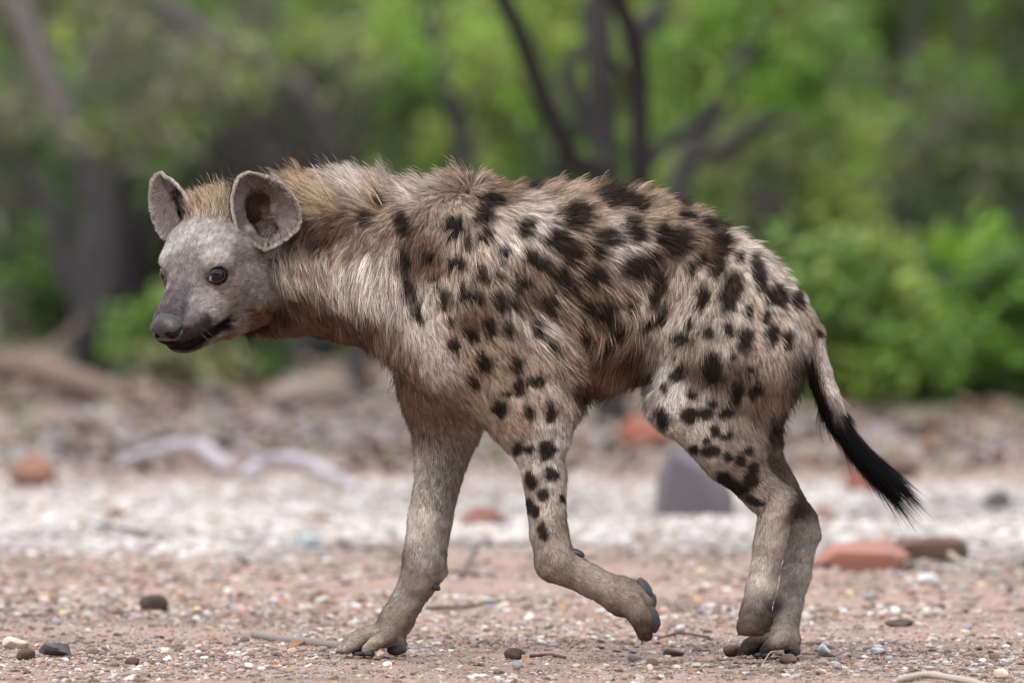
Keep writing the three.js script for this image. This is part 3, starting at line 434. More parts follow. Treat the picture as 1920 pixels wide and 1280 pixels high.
// surface nets over a box; far blocks are only sampled at their centre
function netsOf(D, lo, hi, h, keep) {
  const nx = Math.ceil((hi[0] - lo[0]) / h) + 1, ny = Math.ceil((hi[1] - lo[1]) / h) + 1, nz = Math.ceil((hi[2] - lo[2]) / h) + 1, v = new Float32Array(nx * ny * nz), B = 8;
  for (let bz = 0; bz < nz; bz += B) for (let by = 0; by < ny; by += B) for (let bx = 0; bx < nx; bx += B) {
    const c = D(lo[0] + (bx + B / 2) * h, lo[1] + (by + B / 2) * h, lo[2] + (bz + B / 2) * h), near = Math.abs(c) < h * B * 1.05 + 0.006;
    for (let k = bz; k < Math.min(nz, bz + B); k++) for (let j = by; j < Math.min(ny, by + B); j++) for (let i = bx; i < Math.min(nx, bx + B); i++)
      v[(k * ny + j) * nx + i] = near ? D(lo[0] + i * h, lo[1] + j * h, lo[2] + k * h) : c;
  }
  const at = new Int32Array(nx * ny * nz).fill(-1), pos = [], idx = [];
  const id = (i, j, k) => (k * ny + j) * nx + i;
  for (let k = 0; k < nz - 1; k++) for (let j = 0; j < ny - 1; j++) for (let i = 0; i < nx - 1; i++) {
    let neg = 0; for (let c = 0; c < 8; c++) if (v[id(i + (c & 1), j + ((c >> 1) & 1), k + (c >> 2))] < 0) neg++;
    if (neg === 0 || neg === 8) continue;
    let sx = 0, sy = 0, sz = 0, n = 0;
    for (let c = 0; c < 8; c++) for (let b = 1; b < 8; b <<= 1) if (!(c & b)) {
      const e = c | b, va = v[id(i + (c & 1), j + ((c >> 1) & 1), k + (c >> 2))], vb = v[id(i + (e & 1), j + ((e >> 1) & 1), k + (e >> 2))];
      if ((va < 0) === (vb < 0)) continue;
      const t = va / (va - vb); sx += (c & 1) + (b === 1 ? t : 0); sy += ((c >> 1) & 1) + (b === 2 ? t : 0); sz += (c >> 2) + (b === 4 ? t : 0); n++;
    }
    const x = lo[0] + (i + sx / n) * h, y = lo[1] + (j + sy / n) * h, z = lo[2] + (k + sz / n) * h;
    at[id(i, j, k)] = pos.length / 3; pos.push(x, y, z);
  }
  for (let k = 1; k < nz - 1; k++) for (let j = 1; j < ny - 1; j++) for (let i = 1; i < nx - 1; i++) {
    const s = v[id(i, j, k)] < 0;
    const quad = (a, b, c, d, flip) => { if (a < 0 || b < 0 || c < 0 || d < 0) return; if (keep && !keep(pos[a * 3], pos[a * 3 + 1], pos[a * 3 + 2])) return; if (flip) idx.push(a, b, c, a, c, d); else idx.push(a, c, b, a, d, c); };
    if (s !== (v[id(i + 1, j, k)] < 0)) quad(at[id(i, j - 1, k - 1)], at[id(i, j, k - 1)], at[id(i, j, k)], at[id(i, j - 1, k)], s);
    if (s !== (v[id(i, j + 1, k)] < 0)) quad(at[id(i - 1, j, k - 1)], at[id(i - 1, j, k)], at[id(i, j, k)], at[id(i, j, k - 1)], s);
    if (s !== (v[id(i, j, k + 1)] < 0)) quad(at[id(i - 1, j - 1, k)], at[id(i, j - 1, k)], at[id(i, j, k)], at[id(i - 1, j, k)], s);
  }
  return { pos, idx };
}
const CUT = (574 - 960) * S, bodyNets = netsOf(bodyD, [CUT - 0.02, -0.012, -0.27], [0.62, 0.88, 0.27], 0.0045, (x) => x > CUT - 0.008), headNets = netsOf(bodyD, [-0.64, 0.46, -0.16], [CUT + 0.02, 0.87, 0.26], 0.0025, (x) => x < CUT + 0.004);

// ---------------------------------------------------------------- the coat: colour, lie and length of the hair
// spots on the near flank, in photograph pixels: x, y, half width, half height, tilt in degrees
const SPOTS = [];
const spots = (...rows) => SPOTS.push(...rows);
spots([711, 380, 15, 11, 0], [688, 410, 13, 16, 0], [760, 422, 15, 21, 0], [852, 422, 20, 17, 0], [904, 402, 17, 19, 0], [908, 438, 13, 15, 0], [1000, 350, 17, 9, 10], [920, 374, 22, 9, 10]);     // upper neck and withers
spots([763, 480, 12, 26, -5], [770, 530, 13, 34, -12], [787, 583, 12, 27, -18], [809, 478, 15, 17, -20], [858, 488, 20, 17, 0], [904, 511, 19, 14, 0], [832, 556, 13, 22, -18], [872, 549, 22, 17, 0], [897, 553, 15, 15, 0], [937, 560, 18, 24, -10]);  // shoulder
spots([977, 524, 22, 22, -30], [985, 430, 16, 20, 0], [994, 474, 15, 17, -30], [1020, 494, 14, 16, -40], [1048, 450, 29, 19, 35], [1071, 472, 20, 18, 30], [1079, 408, 24, 22, 10], [1030, 560, 18, 22, -35], [1050, 512, 20, 18, 0]); // behind the shoulder
spots([885, 621, 13, 17, -20], [918, 608, 12, 28, -15], [852, 642, 13, 17, -25], [906, 672, 14, 21, -20], [953, 612, 13, 22, -20], [967, 680, 12, 16, -15], [973, 718, 12, 16, -15], [1003, 709, 14, 12, -20], [935, 757, 15, 11, 20], [991, 760, 10, 14, 0], [1028, 762, 12, 15, 0], [950, 730, 11, 8, 20], [886, 708, 15, 8, 45]); // upper front leg
spots([972, 831, 9, 15, 0], [991, 832, 9, 10, 0], [1025, 834, 15, 18, 0], [996, 890, 9, 17, -15], [1034, 883, 11, 12, 0], [1019, 920, 10, 14, 0], [994, 942, 10, 14, 0], [1004, 953, 9, 10, 0], [1018, 986, 9, 14, 0], [1052, 927, 5, 9, 0]); // forearm
spots([1154, 374, 38, 17, 12], [1195, 387, 20, 12, 0], [1135, 446, 25, 15, 0], [1184, 431, 18, 22, -15], [1240, 440, 18, 20, 0], [1264, 456, 28, 25, 0], [1187, 497, 31, 22, 0], [1112, 510, 22, 16, 10], [1232, 528, 16, 26, 15], [1240, 588, 12, 22, 25], [1225, 552, 12, 18, 20], [1135, 577, 18, 22, 10], [1101, 569, 18, 18, 10], [1160, 612, 14, 14, 30], [1272, 378, 20, 12, 25]); // back and flank
spots([1350, 457, 17, 20, 0], [1341, 498, 13, 22, 10], [1281, 407, 18, 9, 15], [1322, 419, 18, 8, 20], [1353, 424, 15, 7, 25], [1366, 546, 20, 38, 14], [1315, 557, 11, 25, 8], [1454, 553, 21, 21, 0], [1420, 512, 12, 36, -12], [1491, 560, 10, 20, -10], [1361, 614, 10, 12, 0], [1326, 621, 10, 10, 0], [1277, 629, 16, 12, 0], [1393, 633, 14, 24, 12], [1442, 622, 13, 21, 8], [1471, 633, 9, 17, 8]); // rump
spots([1332, 685, 18, 31, 0], [1273, 692, 11, 21, 30], [1250, 719, 7, 10, 25], [1299, 729, 8, 10, 0], [1336, 748, 9, 8, 0], [1377, 735, 12, 20, 15], [1414, 727, 12, 13, 20], [1405, 690, 7, 8, 0], [1242, 775, 13, 18, -10], [1292, 772, 17, 15, 0], [1321, 769, 16, 13, 0], [1358, 766, 12, 12, 0]); // thigh
spots([1299, 836, 10, 9, 0], [1330, 839, 16, 13, 0], [1340, 800, 9, 8, 0], [1361, 806, 10, 8, 0], [1361, 850, 8, 9, 0], [1385, 856, 10, 11, 0], [1409, 869, 11, 11, 0], [1356, 888, 16, 12, 20], [1380, 908, 25, 13, 15], [1404, 890, 14, 15, 0], [1283, 863, 17, 7, 42], [1411, 932, 18, 8, 18], [1532, 630, 10, 18, -20]); // lower hind leg, tail
spots([1180, 562, 12, 15, 20], [1212, 604, 10, 15, 20], [1290, 600, 8, 11, 0], [1072, 542, 13, 17, -20], [1096, 622, 11, 15, 0], [1142, 642, 9, 13, 15], [1004, 602, 11, 16, -25], [962, 562, 11, 15, -20], [934, 512, 11, 13, -10], [1292, 502, 9, 13, 10], [1312, 482, 8, 11, 0], [1384, 482, 8, 10, 0], [1402, 578, 8, 13, 10], [1432, 590, 7, 10, 0], [1372, 662, 7, 9, 0], [1322, 818, 7, 7, 0], [1400, 832, 7, 7, 0], [1036, 640, 9, 13, -20], [842, 596, 10, 14, -20], [822, 520, 9, 13, 0], [880, 450, 10, 12, 0], [948, 470, 11, 15, 0], [1120, 470, 14, 13, 20], [1220, 480, 12, 14, 0]); // smaller ones between
const SPOT_GRID = new Map();
for (const s of SPOTS) { const R = Math.max(s[2], s[3]) * 1.3 + 8; for (let i = Math.floor((s[0] - R) / 64); i <= (s[0] + R) / 64; i++) for (let j = Math.floor((s[1] - R) / 64); j <= (s[1] + R) / 64; j++) { const k = i * 100 + j; if (!SPOT_GRID.has(k)) SPOT_GRID.set(k, []); SPOT_GRID.get(k).push(s); } s.c = Math.cos(s[4] * Math.PI / 180); s.s = Math.sin(s[4] * Math.PI / 180); }
function spotAt(px, py) {
  px += noise(px * 0.06, py * 0.06, 1.5) * 5 + noise(px * 0.21, py * 0.21, 4.5) * 2.6; py += noise(px * 0.06, py * 0.06, 8.5) * 6 + noise(px * 0.21, py * 0.21, 6.5) * 2.6;
  let m = 0;
  for (const s of SPOT_GRID.get(Math.floor(px / 64) * 100 + Math.floor(py / 64)) ?? []) { const x = px - s[0], y = py - s[1], r = Math.hypot((x * s.c + y * s.s) / s[2], (-x * s.s + y * s.c) / s[3]); m = Math.max(m, smooth(1.5, 0.85, r * (px < 1000 && py > 440 && py < 640 ? 1.2 : 1))); }
  return m;
}
const TONE = { white: '#ddd1c9', light: '#c9baad', buff: '#aa9685', tan: '#917b6c', brown: '#6a5448', dark: '#42312a', grey: '#a29994', ginger: '#a48c75', rust: '#897364', black: '#121114', sooty: '#352b2b' };
for (const k in TONE) TONE[k] = lin(TONE[k]);
const HUES = [];
const hues = (tone, ...at) => { for (const [x, y] of at) HUES.push([x, y, ...TONE[tone]]); };
hues('ginger', [575, 352], [620, 382], [590, 395], [700, 395]); hues('light', [1350, 650], [1450, 650], [1400, 600], [610, 335], [720, 335], [800, 335], [560, 500], [850, 560], [1020, 740], [1040, 920], [900, 460], [1050, 640], [1200, 600], [1230, 560], [1300, 560], [1350, 500], [1300, 790], [1550, 705], [790, 960], [1250, 520], [1270, 590]);
hues('light', [525, 640], [508, 520], [512, 500], [560, 655]); hues('brown', [545, 570], [590, 595]); hues('white', [650, 330], [640, 520], [700, 540], [740, 560], [690, 500], [800, 600], [820, 680], [1040, 830], [1040, 780], [950, 445], [1010, 590], [1030, 620], [1400, 480], [1450, 520], [1480, 580], [1500, 600], [1250, 700], [1260, 740], [1545, 665], [1000, 420], [1150, 460]);
hues('buff', [860, 345], [1050, 350], [1150, 355], [1250, 380], [650, 470], [900, 650], [860, 740], [960, 700], [980, 800], [1000, 900], [1040, 1000], [1060, 690], [1150, 620], [1300, 640], [1350, 780], [1440, 1010], [1460, 945], [1530, 600], [1470, 1180], [680, 1200], [1100, 1085], [1100, 400]);
hues('tan', [770, 760], [800, 800], [730, 650], [760, 700], [950, 350], [700, 440], [700, 600], [1000, 500], [1100, 480], [1150, 560], [1150, 700], [1040, 1055], [1170, 1120], [730, 700], [1430, 760], [740, 1160], [770, 1110], [690, 660]);
hues('brown', [600, 430], [640, 425], [560, 605], [620, 615], [680, 640], [1100, 725], [1210, 695], [1200, 1172], [1405, 1180], [1465, 870], [560, 430], [660, 625]);
hues('tan', [1085, 545], [1175, 635], [1120, 600], [1060, 590]); hues('brown', [1150, 668], [790, 480], [1000, 560], [1300, 700], [1370, 700], [880, 590], [1240, 500], [1330, 470]); hues('dark', [598, 424], [605, 444], [592, 442], [535, 585], [1432, 1165], [1448, 1140], [1195, 665], [1450, 800], [1500, 958], [1205, 700], [1420, 1225], [1090, 735]);
hues('grey', [800, 1040], [1500, 1030], [1485, 1110], [830, 900], [820, 950], [810, 1000], [755, 1120], [1475, 1150], [830, 860], [1505, 1000], [1450, 1060]); hues('light', [775, 880], [770, 960], [765, 1000], [1420, 1060], [1460, 1090], [1070, 860], [985, 870]);
hues('rust', [757, 1035], [1400, 820], [1440, 890], [1445, 860], [1420, 800]);
hues('sooty', [1514, 690], [1520, 730], [1548, 765]); hues('black', [1560, 800], [1590, 840], [1620, 870], [1560, 785]);
function hueAt(px, py) {
  px += noise(px * 0.03, py * 0.03, 3.5) * 10; py += noise(px * 0.03, py * 0.03, 9.5) * 10;
  let r = 0, g = 0, b = 0, w = 0;
  for (const h of HUES) { const dx = px - h[0], dy = py - h[1], q = 1 / (dx * dx + dy * dy + 120), k = q * q; r += h[2] * k; g += h[3] * k; b += h[4] * k; w += k; }
  return [r / w, g / w, b / w];
}
// how the hair lies: x, y, direction in degrees (0 to the tail, 90 down), length in centimetres, lift
const LIE = [];
const lie = (...rows) => { for (const r of rows) LIE.push([r[0], r[1], Math.cos(r[2] * Math.PI / 180), Math.sin(r[2] * Math.PI / 180), r[3], r[4]]); };
lie([560, 350, 220, 3.6, .65], [610, 345, 226, 3.8, .62], [680, 342, 230, 4.6, .68], [740, 342, 232, 5.4, .72], [800, 342, 238, 5, .7], [860, 340, 248, 4.4, .68], [910, 336, 268, 3.8, .66], [950, 338, 300, 3.4, .64], [985, 344, 335, 3.2, .6], [1050, 354, 345, 3.2, .56], [1120, 362, 348, 3.2, .52], [1200, 378, 350, 3.4, .48], [1270, 398, 358, 3.2, .42], [1340, 428, 18, 2.8, .36], [1400, 465, 40, 2.6, .3], [1460, 528, 58, 2.5, .26], [1500, 588, 72, 2.5, .26]); // crest
lie([620, 388, 212, 4.4, .48], [700, 386, 216, 4.2, .46], [780, 376, 232, 4, .46], [600, 430, 105, 4.4, .35], [680, 430, 98, 4.2, .35], [760, 406, 100, 4, .38], [820, 396, 94, 3.8, .38], [870, 384, 82, 3.6, .4], [920, 370, 66, 3.4, .42], [960, 368, 48, 3.4, .42], [1000, 376, 34, 3.6, .42], [1040, 390, 28, 3.8, .42], [880, 420, 86, 3.8, .36], [940, 416, 76, 4, .38], [1000, 420, 62, 4.2, .38], [900, 460, 92, 4, .34]);
lie([560, 480, 78, 4.5, .3], [620, 500, 82, 6, .3], [700, 510, 88, 6.5, .3], [760, 540, 88, 5, .3], [560, 560, 70, 4, .3], [640, 580, 70, 5, .3], [700, 595, 65, 5, .35], [570, 606, 30, 1.6, .36], [650, 618, 40, 1.8, .36], [690, 640, 60, 2.4, .4], [610, 612, 35, 1.6, .36]); // neck
lie([720, 690, 75, 2.4, .4], [755, 740, 80, 2.4, .42], [790, 775, 80, 2.2, .36], [800, 560, 85, 3.0, .3], [840, 500, 85, 3.8, .3], [900, 520, 80, 3.8, .3], [850, 620, 75, 2.6, .28], [900, 680, 65, 2.8, .28], [840, 715, 55, 2.6, .32], [890, 765, 45, 2.3, .34], [960, 640, 70, 2.7, .3], [960, 720, 70, 2.4, .26], [1020, 700, 80, 2.4, .25], [960, 780, 65, 2, .25], [1030, 780, 85, 1.8, .25]); // shoulder
lie([960, 450, 82, 4.6, .4], [1000, 520, 66, 5.3, .36], [1010, 600, 58, 5.3, .36], [1050, 660, 56, 4.6, .36], [1065, 715, 75, 3.4, .36], [1050, 430, 45, 4.6, .4], [1100, 480, 50, 4.9, .4], [1150, 540, 66, 4.9, .38], [1100, 580, 60, 4.9, .38], [1130, 640, 112, 4.6, .38], [1180, 600, 118, 4.6, .38], [1200, 660, 128, 4.1, .36], [1150, 695, 110, 3.5, .4], [1100, 705, 75, 3.5, .4], [1205, 700, 125, 3.0, .36], [1100, 392, 35, 3.8, .46], [1180, 402, 40, 3.8, .46], [1250, 430, 48, 3.6, .4], [1200, 470, 62, 4.2, .4], [1260, 500, 92, 3.8, .38], [1320, 450, 72, 3.4, .36]); // flank
lie([1260, 570, 114, 3.3, .33], [1300, 540, 108, 3.3, .33], [1360, 500, 94, 2.9, .3], [1420, 530, 82, 2.7, .3], [1340, 600, 100, 2.4, .28], [1420, 620, 90, 2.4, .28], [1480, 620, 82, 2.4, .3], [1300, 640, 112, 2.8, .28], [1250, 690, 112, 2.0, .26], [1360, 690, 95, 2.4, .25], [1440, 700, 93, 2.8, .28], [1300, 760, 80, 1.5, .25], [1400, 760, 85, 2.4, .28], [1445, 780, 82, 2.4, .3]); // thigh
lie([1300, 830, 50, 1.4, .24], [1360, 880, 45, 1.3, .24], [1430, 900, 50, 1.4, .24], [1450, 950, 80, 1.2, .24], [1450, 1030, 98, 1.1, .22], [1430, 1100, 100, 1.0, .22], [1410, 1170, 105, .9, .2], [1460, 860, 70, 1.5, .26], [1510, 960, 60, 1.2, .24], [1510, 1040, 98, 1.1, .22], [1485, 1120, 100, 1.1, .22], [1470, 1180, 110, 1, .22], [1420, 1215, 165, .8, .2]);
lie([980, 860, 85, 1.4, .24], [1040, 860, 88, 1.6, .26], [1010, 960, 88, 1.2, .22], [1050, 960, 88, 1.3, .24], [1030, 1040, 75, 1.1, .22], [1090, 1080, 25, 1, .22], [1150, 1110, 30, 1, .22], [1200, 1150, 60, .9, .2], [800, 820, 92, 2.2, .32], [840, 820, 92, 1.8, .3], [820, 900, 95, 1.4, .24], [805, 980, 97, 1.2, .22], [795, 1050, 98, 1.1, .22], [770, 1110, 110, 1, .22], [740, 1160, 125, 1, .22], [680, 1200, 165, .9, .2]); // lower legs
lie([1515, 620, 75, 3.4, .24], [1530, 680, 78, 4, .22], [1548, 750, 70, 6, .17], [1572, 800, 60, 9, .15], [1600, 850, 50, 11, .14]); // tail
function lieAt(px, py) {
  let a = 0, b = 0, c = 0, d = 0, w = 0;
  for (const h of LIE) { const dx = px - h[0], dy = py - h[1], q = 1 / (dx * dx + dy * dy + 200), k = q * q; a += h[2] * k; b += h[3] * k; c += h[4] * k; d += h[5] * k; w += k; }
  return [a, b, c / w, d / w];
}
const FAR = new Set(['farfront', 'farhind']), LIMB_SETS = ['nearfront', 'farfront', 'nearhind', 'farhind', 'tail'];
function partAt(x, y, z) {
  let best = trunk(x, y, z), name = 'trunk';
  for (const o of limbs) { const d = limbD(o, x, y, z); if (d < best - (name === 'trunk' && o.part !== 'trunk' ? 0.002 : 0)) { best = d; name = o.part; } }
  const h = toHead(x, y, z);
  if (Math.abs(h[0]) < 22 && Math.abs(h[1]) < 20) {
    if (headD(h[0], h[1], h[2]) / 100 < best) { best = headD(h[0], h[1], h[2]) / 100; name = 'head'; }
    for (const [k, e] of [['nearear', NEAR_EAR], ['farear', FAR_EAR]]) { const r = ear(e, x, y, z); if (r && r.d < best) { best = r.d; name = k; } }
  }
  return name;
}
const EYES = [1, -1].map((s) => fromHead(-0.35, 0, 5.15 * s)), EYE_DIR = [1, -1].map((s) => hF.clone().multiplyScalar(0.62).addScaledVector(hL, 0.78 * s).addScaledVector(hU, 0.06).normalize());
const FACE = { base: lin('#817b79'), pale: lin('#b2aba9'), crown: lin('#93806c'), bridge: lin('#534d53'), muzzle: lin('#332d30'), lip: lin('#1b1516'), tan: lin('#86746a'), throat: lin('#694f42'), lid: lin('#161313'), brown: lin('#54413a') };
const blend = (c, d, t) => [mix(c[0], d[0], t), mix(c[1], d[1], t), mix(c[2], d[2], t)];
function faceColour(h, px, py) {
  const [f, u] = h, l = Math.abs(h[2]), n = noise(f * 0.9, u * 0.9, h[2] * 0.9);
  let c = FACE.base;
  c = blend(c, FACE.pale, 0.75 * smooth(3.2, 1.2, Math.hypot(f + 0.6, (u - 2.4) * 1.3, l - 5.2)));                      // brow
  c = blend(c, FACE.pale, 0.6 * smooth(4.2, 1.6, Math.hypot(f - 2.2, u + 4.2, l - 4.4) + n * 0.8));                        // below the eye
  c = blend(c, FACE.base, 0);
  c = blend(c, FACE.crown, smooth(3.6, 6.4, u + n * 0.7) * smooth(-4.5, -8.5, f) * smooth(5.5, 3.0, l));                   // crown
  c = blend(c, FACE.pale, 0.5 * smooth(5.2, 2.2, Math.hypot(f + 4, u - 4.2, (l - 1.5) * 0.8)));                            // forehead
  c = blend(c, FACE.tan, smooth(-8.2, -10.6, u + n * 0.7) * smooth(3, -2, f));                                             // chin and jaw
  c = blend(c, FACE.throat, smooth(-2.5, -5.5, f + n) * smooth(-5.6, -7.6, u - 0.16 * f + n * 0.9));                       // throat
  c = blend(c, FACE.pale, 0.5 * smooth(-8.6, -10.2, f) * smooth(-7, -3, u) * smooth(3.5, 1, u));                           // fringe behind the cheek
  c = blend(c, FACE.bridge, smooth(0.9, -0.1, (l - 1.1 - 0.22 * f) / 1.1 + n * 0.35) * smooth(0.6, -1.4, u + n * 0.4) * smooth(-0.8, 1.6, f) * smooth(-8, -5.5, u) * 0.9);   // bridge of the nose
  const m = Math.min(Math.hypot((f - 6.2) * 0.8, (u + 8.0) * 0.92, (l - 2.4) * 0.7), Math.hypot(f - 8.6, u + 7.4, l * 0.8) + 0.4);
  c = blend(c, FACE.muzzle, 0.93 * smooth(3.9, 2.3, m + n * 0.5));                                                                // muzzle
  if (f > -3) c = blend(c, FACE.lip, smooth(1.55, 0.8, Math.abs(u - lipU(f) - 0.3) + n * 0.05) * smooth(-1.9, -0.7, f));   // lips
  const e = Math.hypot(f + 0.1, u, l - 5.6);
  c = blend(c, FACE.brown, 0.55 * smooth(3.2, 2.2, e) * smooth(1.2, 0, u) );
  c = blend(c, FACE.lid, smooth(1.95, 1.5, e));
  const mo = 1 + 0.3 * noise(f * 2.3, u * 2.3, h[2] * 2.3) + 0.16 * n; void px; void py; return [c[0] * mo, c[1] * mo, c[2] * mo];
}
const EARC = { skin: lin('#594942'), in: lin('#6a615f'), deep: lin('#635854'), rim: lin('#bdb3ae'), back: lin('#75624f') };
function earColour(e, r, px, py) {
  let c = r.front > 0 ? EARC.in : EARC.back;
  if (r.front > 0) {
    const q = e === NEAR_EAR ? Math.min(Math.hypot((px - 491) / 29, (py - 384) / 40), Math.hypot((px - 507) / 16, (py - 430) / 36)) : Math.hypot((px - 330) / 14, (py - 372) / 34);
    c = blend(c, EARC.deep, smooth(1.55, 0.7, q + noise(px * 0.1, py * 0.1, 4) * 0.25) * (e === NEAR_EAR ? 1 : 0.75));
  }
  return blend(c, EARC.rim, smooth(0.004, 0.001, r.inn) * 0.9);
}
function coat(x, y, z, name, ox = 0, oy = 0) { // linear base colour of hair rooted at a point; ox, oy: how far it reaches
  const px = 960 + (x + ox) * 1100, py = 1237 - (y + oy) * 1100;
  if (name === 'head' || name === 'nearear' || name === 'farear') for (const e of [NEAR_EAR, FAR_EAR]) for (const q of e.canal) { const w = limbD(q, x, y, z) + noise(x * 260, y * 260, z * 260) * 0.002; if (w < 0.011) return blend(EARC.skin, EARC.in, smooth(0.002, 0.011, w)); }
  if (name === 'nearear') { const r = ear(NEAR_EAR, x, y, z); return r ? earColour(NEAR_EAR, r, px, py) : EARC.back; }
  if (name === 'farear') { const r = ear(FAR_EAR, x, y, z); return r ? earColour(FAR_EAR, r, px, py) : EARC.back; }
  if (name === 'tail' && py > 628) { // white along the back, sooty on the near side, black brush
    const cx = py < 690 ? mix(1518, 1534, (py - 622) / 68) : py < 765 ? mix(1534, 1559, (py - 690) / 75) : 1559, w = smooth(-5, 8, px - cx) * (1 - smooth(715, 785, py + noise(px * 0.1, py * 0.05, 2) * 18));
    return blend(blend(TONE.sooty, TONE.black, smooth(700, 790, py)), TONE.white, w);
  }
  let c = name === 'head' ? null : hueAt(px, py);
  if (c && !FAR.has(name)) c = blend(c, [0.019, 0.0125, 0.0105], spotAt(px, py) * 0.97);
  if (c && name !== 'trunk' && name !== 'tail' && name !== 'head') { const g = (c[0] + c[1] + c[2]) / 3; c = blend(c, [g * 1.04, g, g * 0.98], 0.45); }
  const h = toHead(x, y, z);
  if (name === 'head' || (px < 590 && py < 640)) { const w = name === 'head' ? (c ? 1 : 1) : smooth(560, 505, px) * 0.8, fc = faceColour(h, px, py); c = c ? blend(c, fc, w) : blend(fc, hueAt(px, py), smooth(-10.5, -14.5, h[0])); }
  return c;
}

// ---------------------------------------------------------------- the hyena
const hyena = new THREE.Group(); hyena.name = 'spotted_hyena';
tag(hyena, 'spotted hyena walking over gravel with one front paw lifted and its head turned', 'hyena');
const skin = new THREE.MeshStandardMaterial({ color: 0xffffff, vertexColors: true, roughness: 0.75 });
const SHELLS = [];                                        // vertices, triangles and normals, for rooting the hair
{
  const geos = [];
  for (const N of [bodyNets, headNets]) {
    const n = N.pos.length / 3, nor = new Float32Array(n * 3), col = new Float32Array(n * 3);
    for (let i = 0; i < n; i++) {
      const x = N.pos[i * 3], y = N.pos[i * 3 + 1], z = N.pos[i * 3 + 2];
      nor.set(gradient(bodyD, x, y, z), i * 3);
      const c = coat(x, y, z, partAt(x, y, z)); col.set([c[0] * 0.8, c[1] * 0.78, c[2] * 0.78], i * 3);
    }
    geos.push(soup(N.pos, N.idx, nor, col)); SHELLS.push({ pos: N.pos, idx: N.idx, nor });
  }
  part('body', mergeGeometries(geos), skin, hyena);
}
// eyes: a wet dark ball behind an almond of bare black lid
const wet = new THREE.MeshPhysicalMaterial({ color: 0xffffff, vertexColors: true, roughness: 0.5, specularIntensity: 0, clearcoat: 0.8, clearcoatRoughness: 0.02 });
const bare = new THREE.MeshPhysicalMaterial({ color: new THREE.Color().setRGB(0.016, 0.013, 0.014), roughness: 0.42, clearcoat: 0.25, clearcoatRoughness: 0.3 });
const nail = new THREE.MeshStandardMaterial({ color: new THREE.Color().setRGB(0.035, 0.033, 0.04), roughness: 0.45 });
for (const k of [0, 1]) {
  const R = 0.0152, c = EYES[k], d = EYE_DIR[k], up = hU.clone().addScaledVector(d, -hU.dot(d)).normalize(), side = new THREE.Vector3().crossVectors(up, d).normalize();   // side: towards the tail on the near eye
  const look = hF.clone().multiplyScalar(0.58).addScaledVector(hL, k ? -0.6 : 0.84).addScaledVector(hU, -0.04).normalize();
  const g = new THREE.SphereGeometry(R, 48, 32), p = g.attributes.position, col = new Float32Array(p.count * 3);
  for (let i = 0; i < p.count; i++) { const a = Math.acos(clamp((p.getX(i) * look.x + p.getY(i) * look.y + p.getZ(i) * look.z) / R, -1, 1)) * 180 / Math.PI; const iris = [0.008, 0.005, 0.004], white = [0.46, 0.38, 0.35], pupil = [0.003, 0.003, 0.003]; col.set(a < 30 ? pupil : a < 50 ? iris : a < 55 ? [0.004, 0.0035, 0.0035] : white, i * 3); }
  g.setAttribute('color', new THREE.BufferAttribute(col, 3));
  const eye = part('eye', g, wet, hyena); eye.position.copy(c); eye.userData.label = k ? 'far eye, seen edge on' : 'near eye, dark with a pale inner corner';
  const pos = [], idx = [], NA = 56, inner = k ? 1 : -1;   // inner corner lies towards the nose
  for (let i = 0; i < NA; i++) {
    const a = i / NA * 2 * Math.PI, ca = Math.cos(a), sa = Math.sin(a), cornerIn = Math.pow(Math.max(0, ca * inner), 6), cornerOut = Math.pow(Math.max(0, -ca * inner), 6);
    for (let j = 0; j < 6; j++) {
      const w = j / 5, ax = 0.0128 + 0.0042 * cornerIn + 0.0012 * cornerOut + w * 0.005, ay = (sa > 0 ? 0.0092 : 0.0088) * (1 - 0.35 * cornerIn) + w * 0.0048;
      const X = ca * ax, Y = sa * ay - 0.0022 * cornerIn, rr = Math.hypot(X, Y), base = Math.sqrt(Math.max(0, (R + 0.0008) ** 2 - Math.min(rr, R * 0.93) ** 2)) - Math.max(0, rr - R * 0.93) * 0.7;
      const o = c.clone().addScaledVector(side, X).addScaledVector(up, Y).addScaledVector(d, base + 0.0016 * Math.sin(Math.min(1, w * 1.6) * Math.PI) - 0.0004 - 0.003 * Math.max(0, w - 0.6));
      pos.push(o.x - c.x, o.y - c.y, o.z - c.z);
    }
  }
  for (let i = 0; i < NA; i++) for (let j = 0; j < 5; j++) { const a = i * 6 + j, b = ((i + 1) % NA) * 6 + j; idx.push(a, a + 1, b, b, a + 1, b + 1); }
  part('eyelid', soup(pos, idx), bare, eye);
}
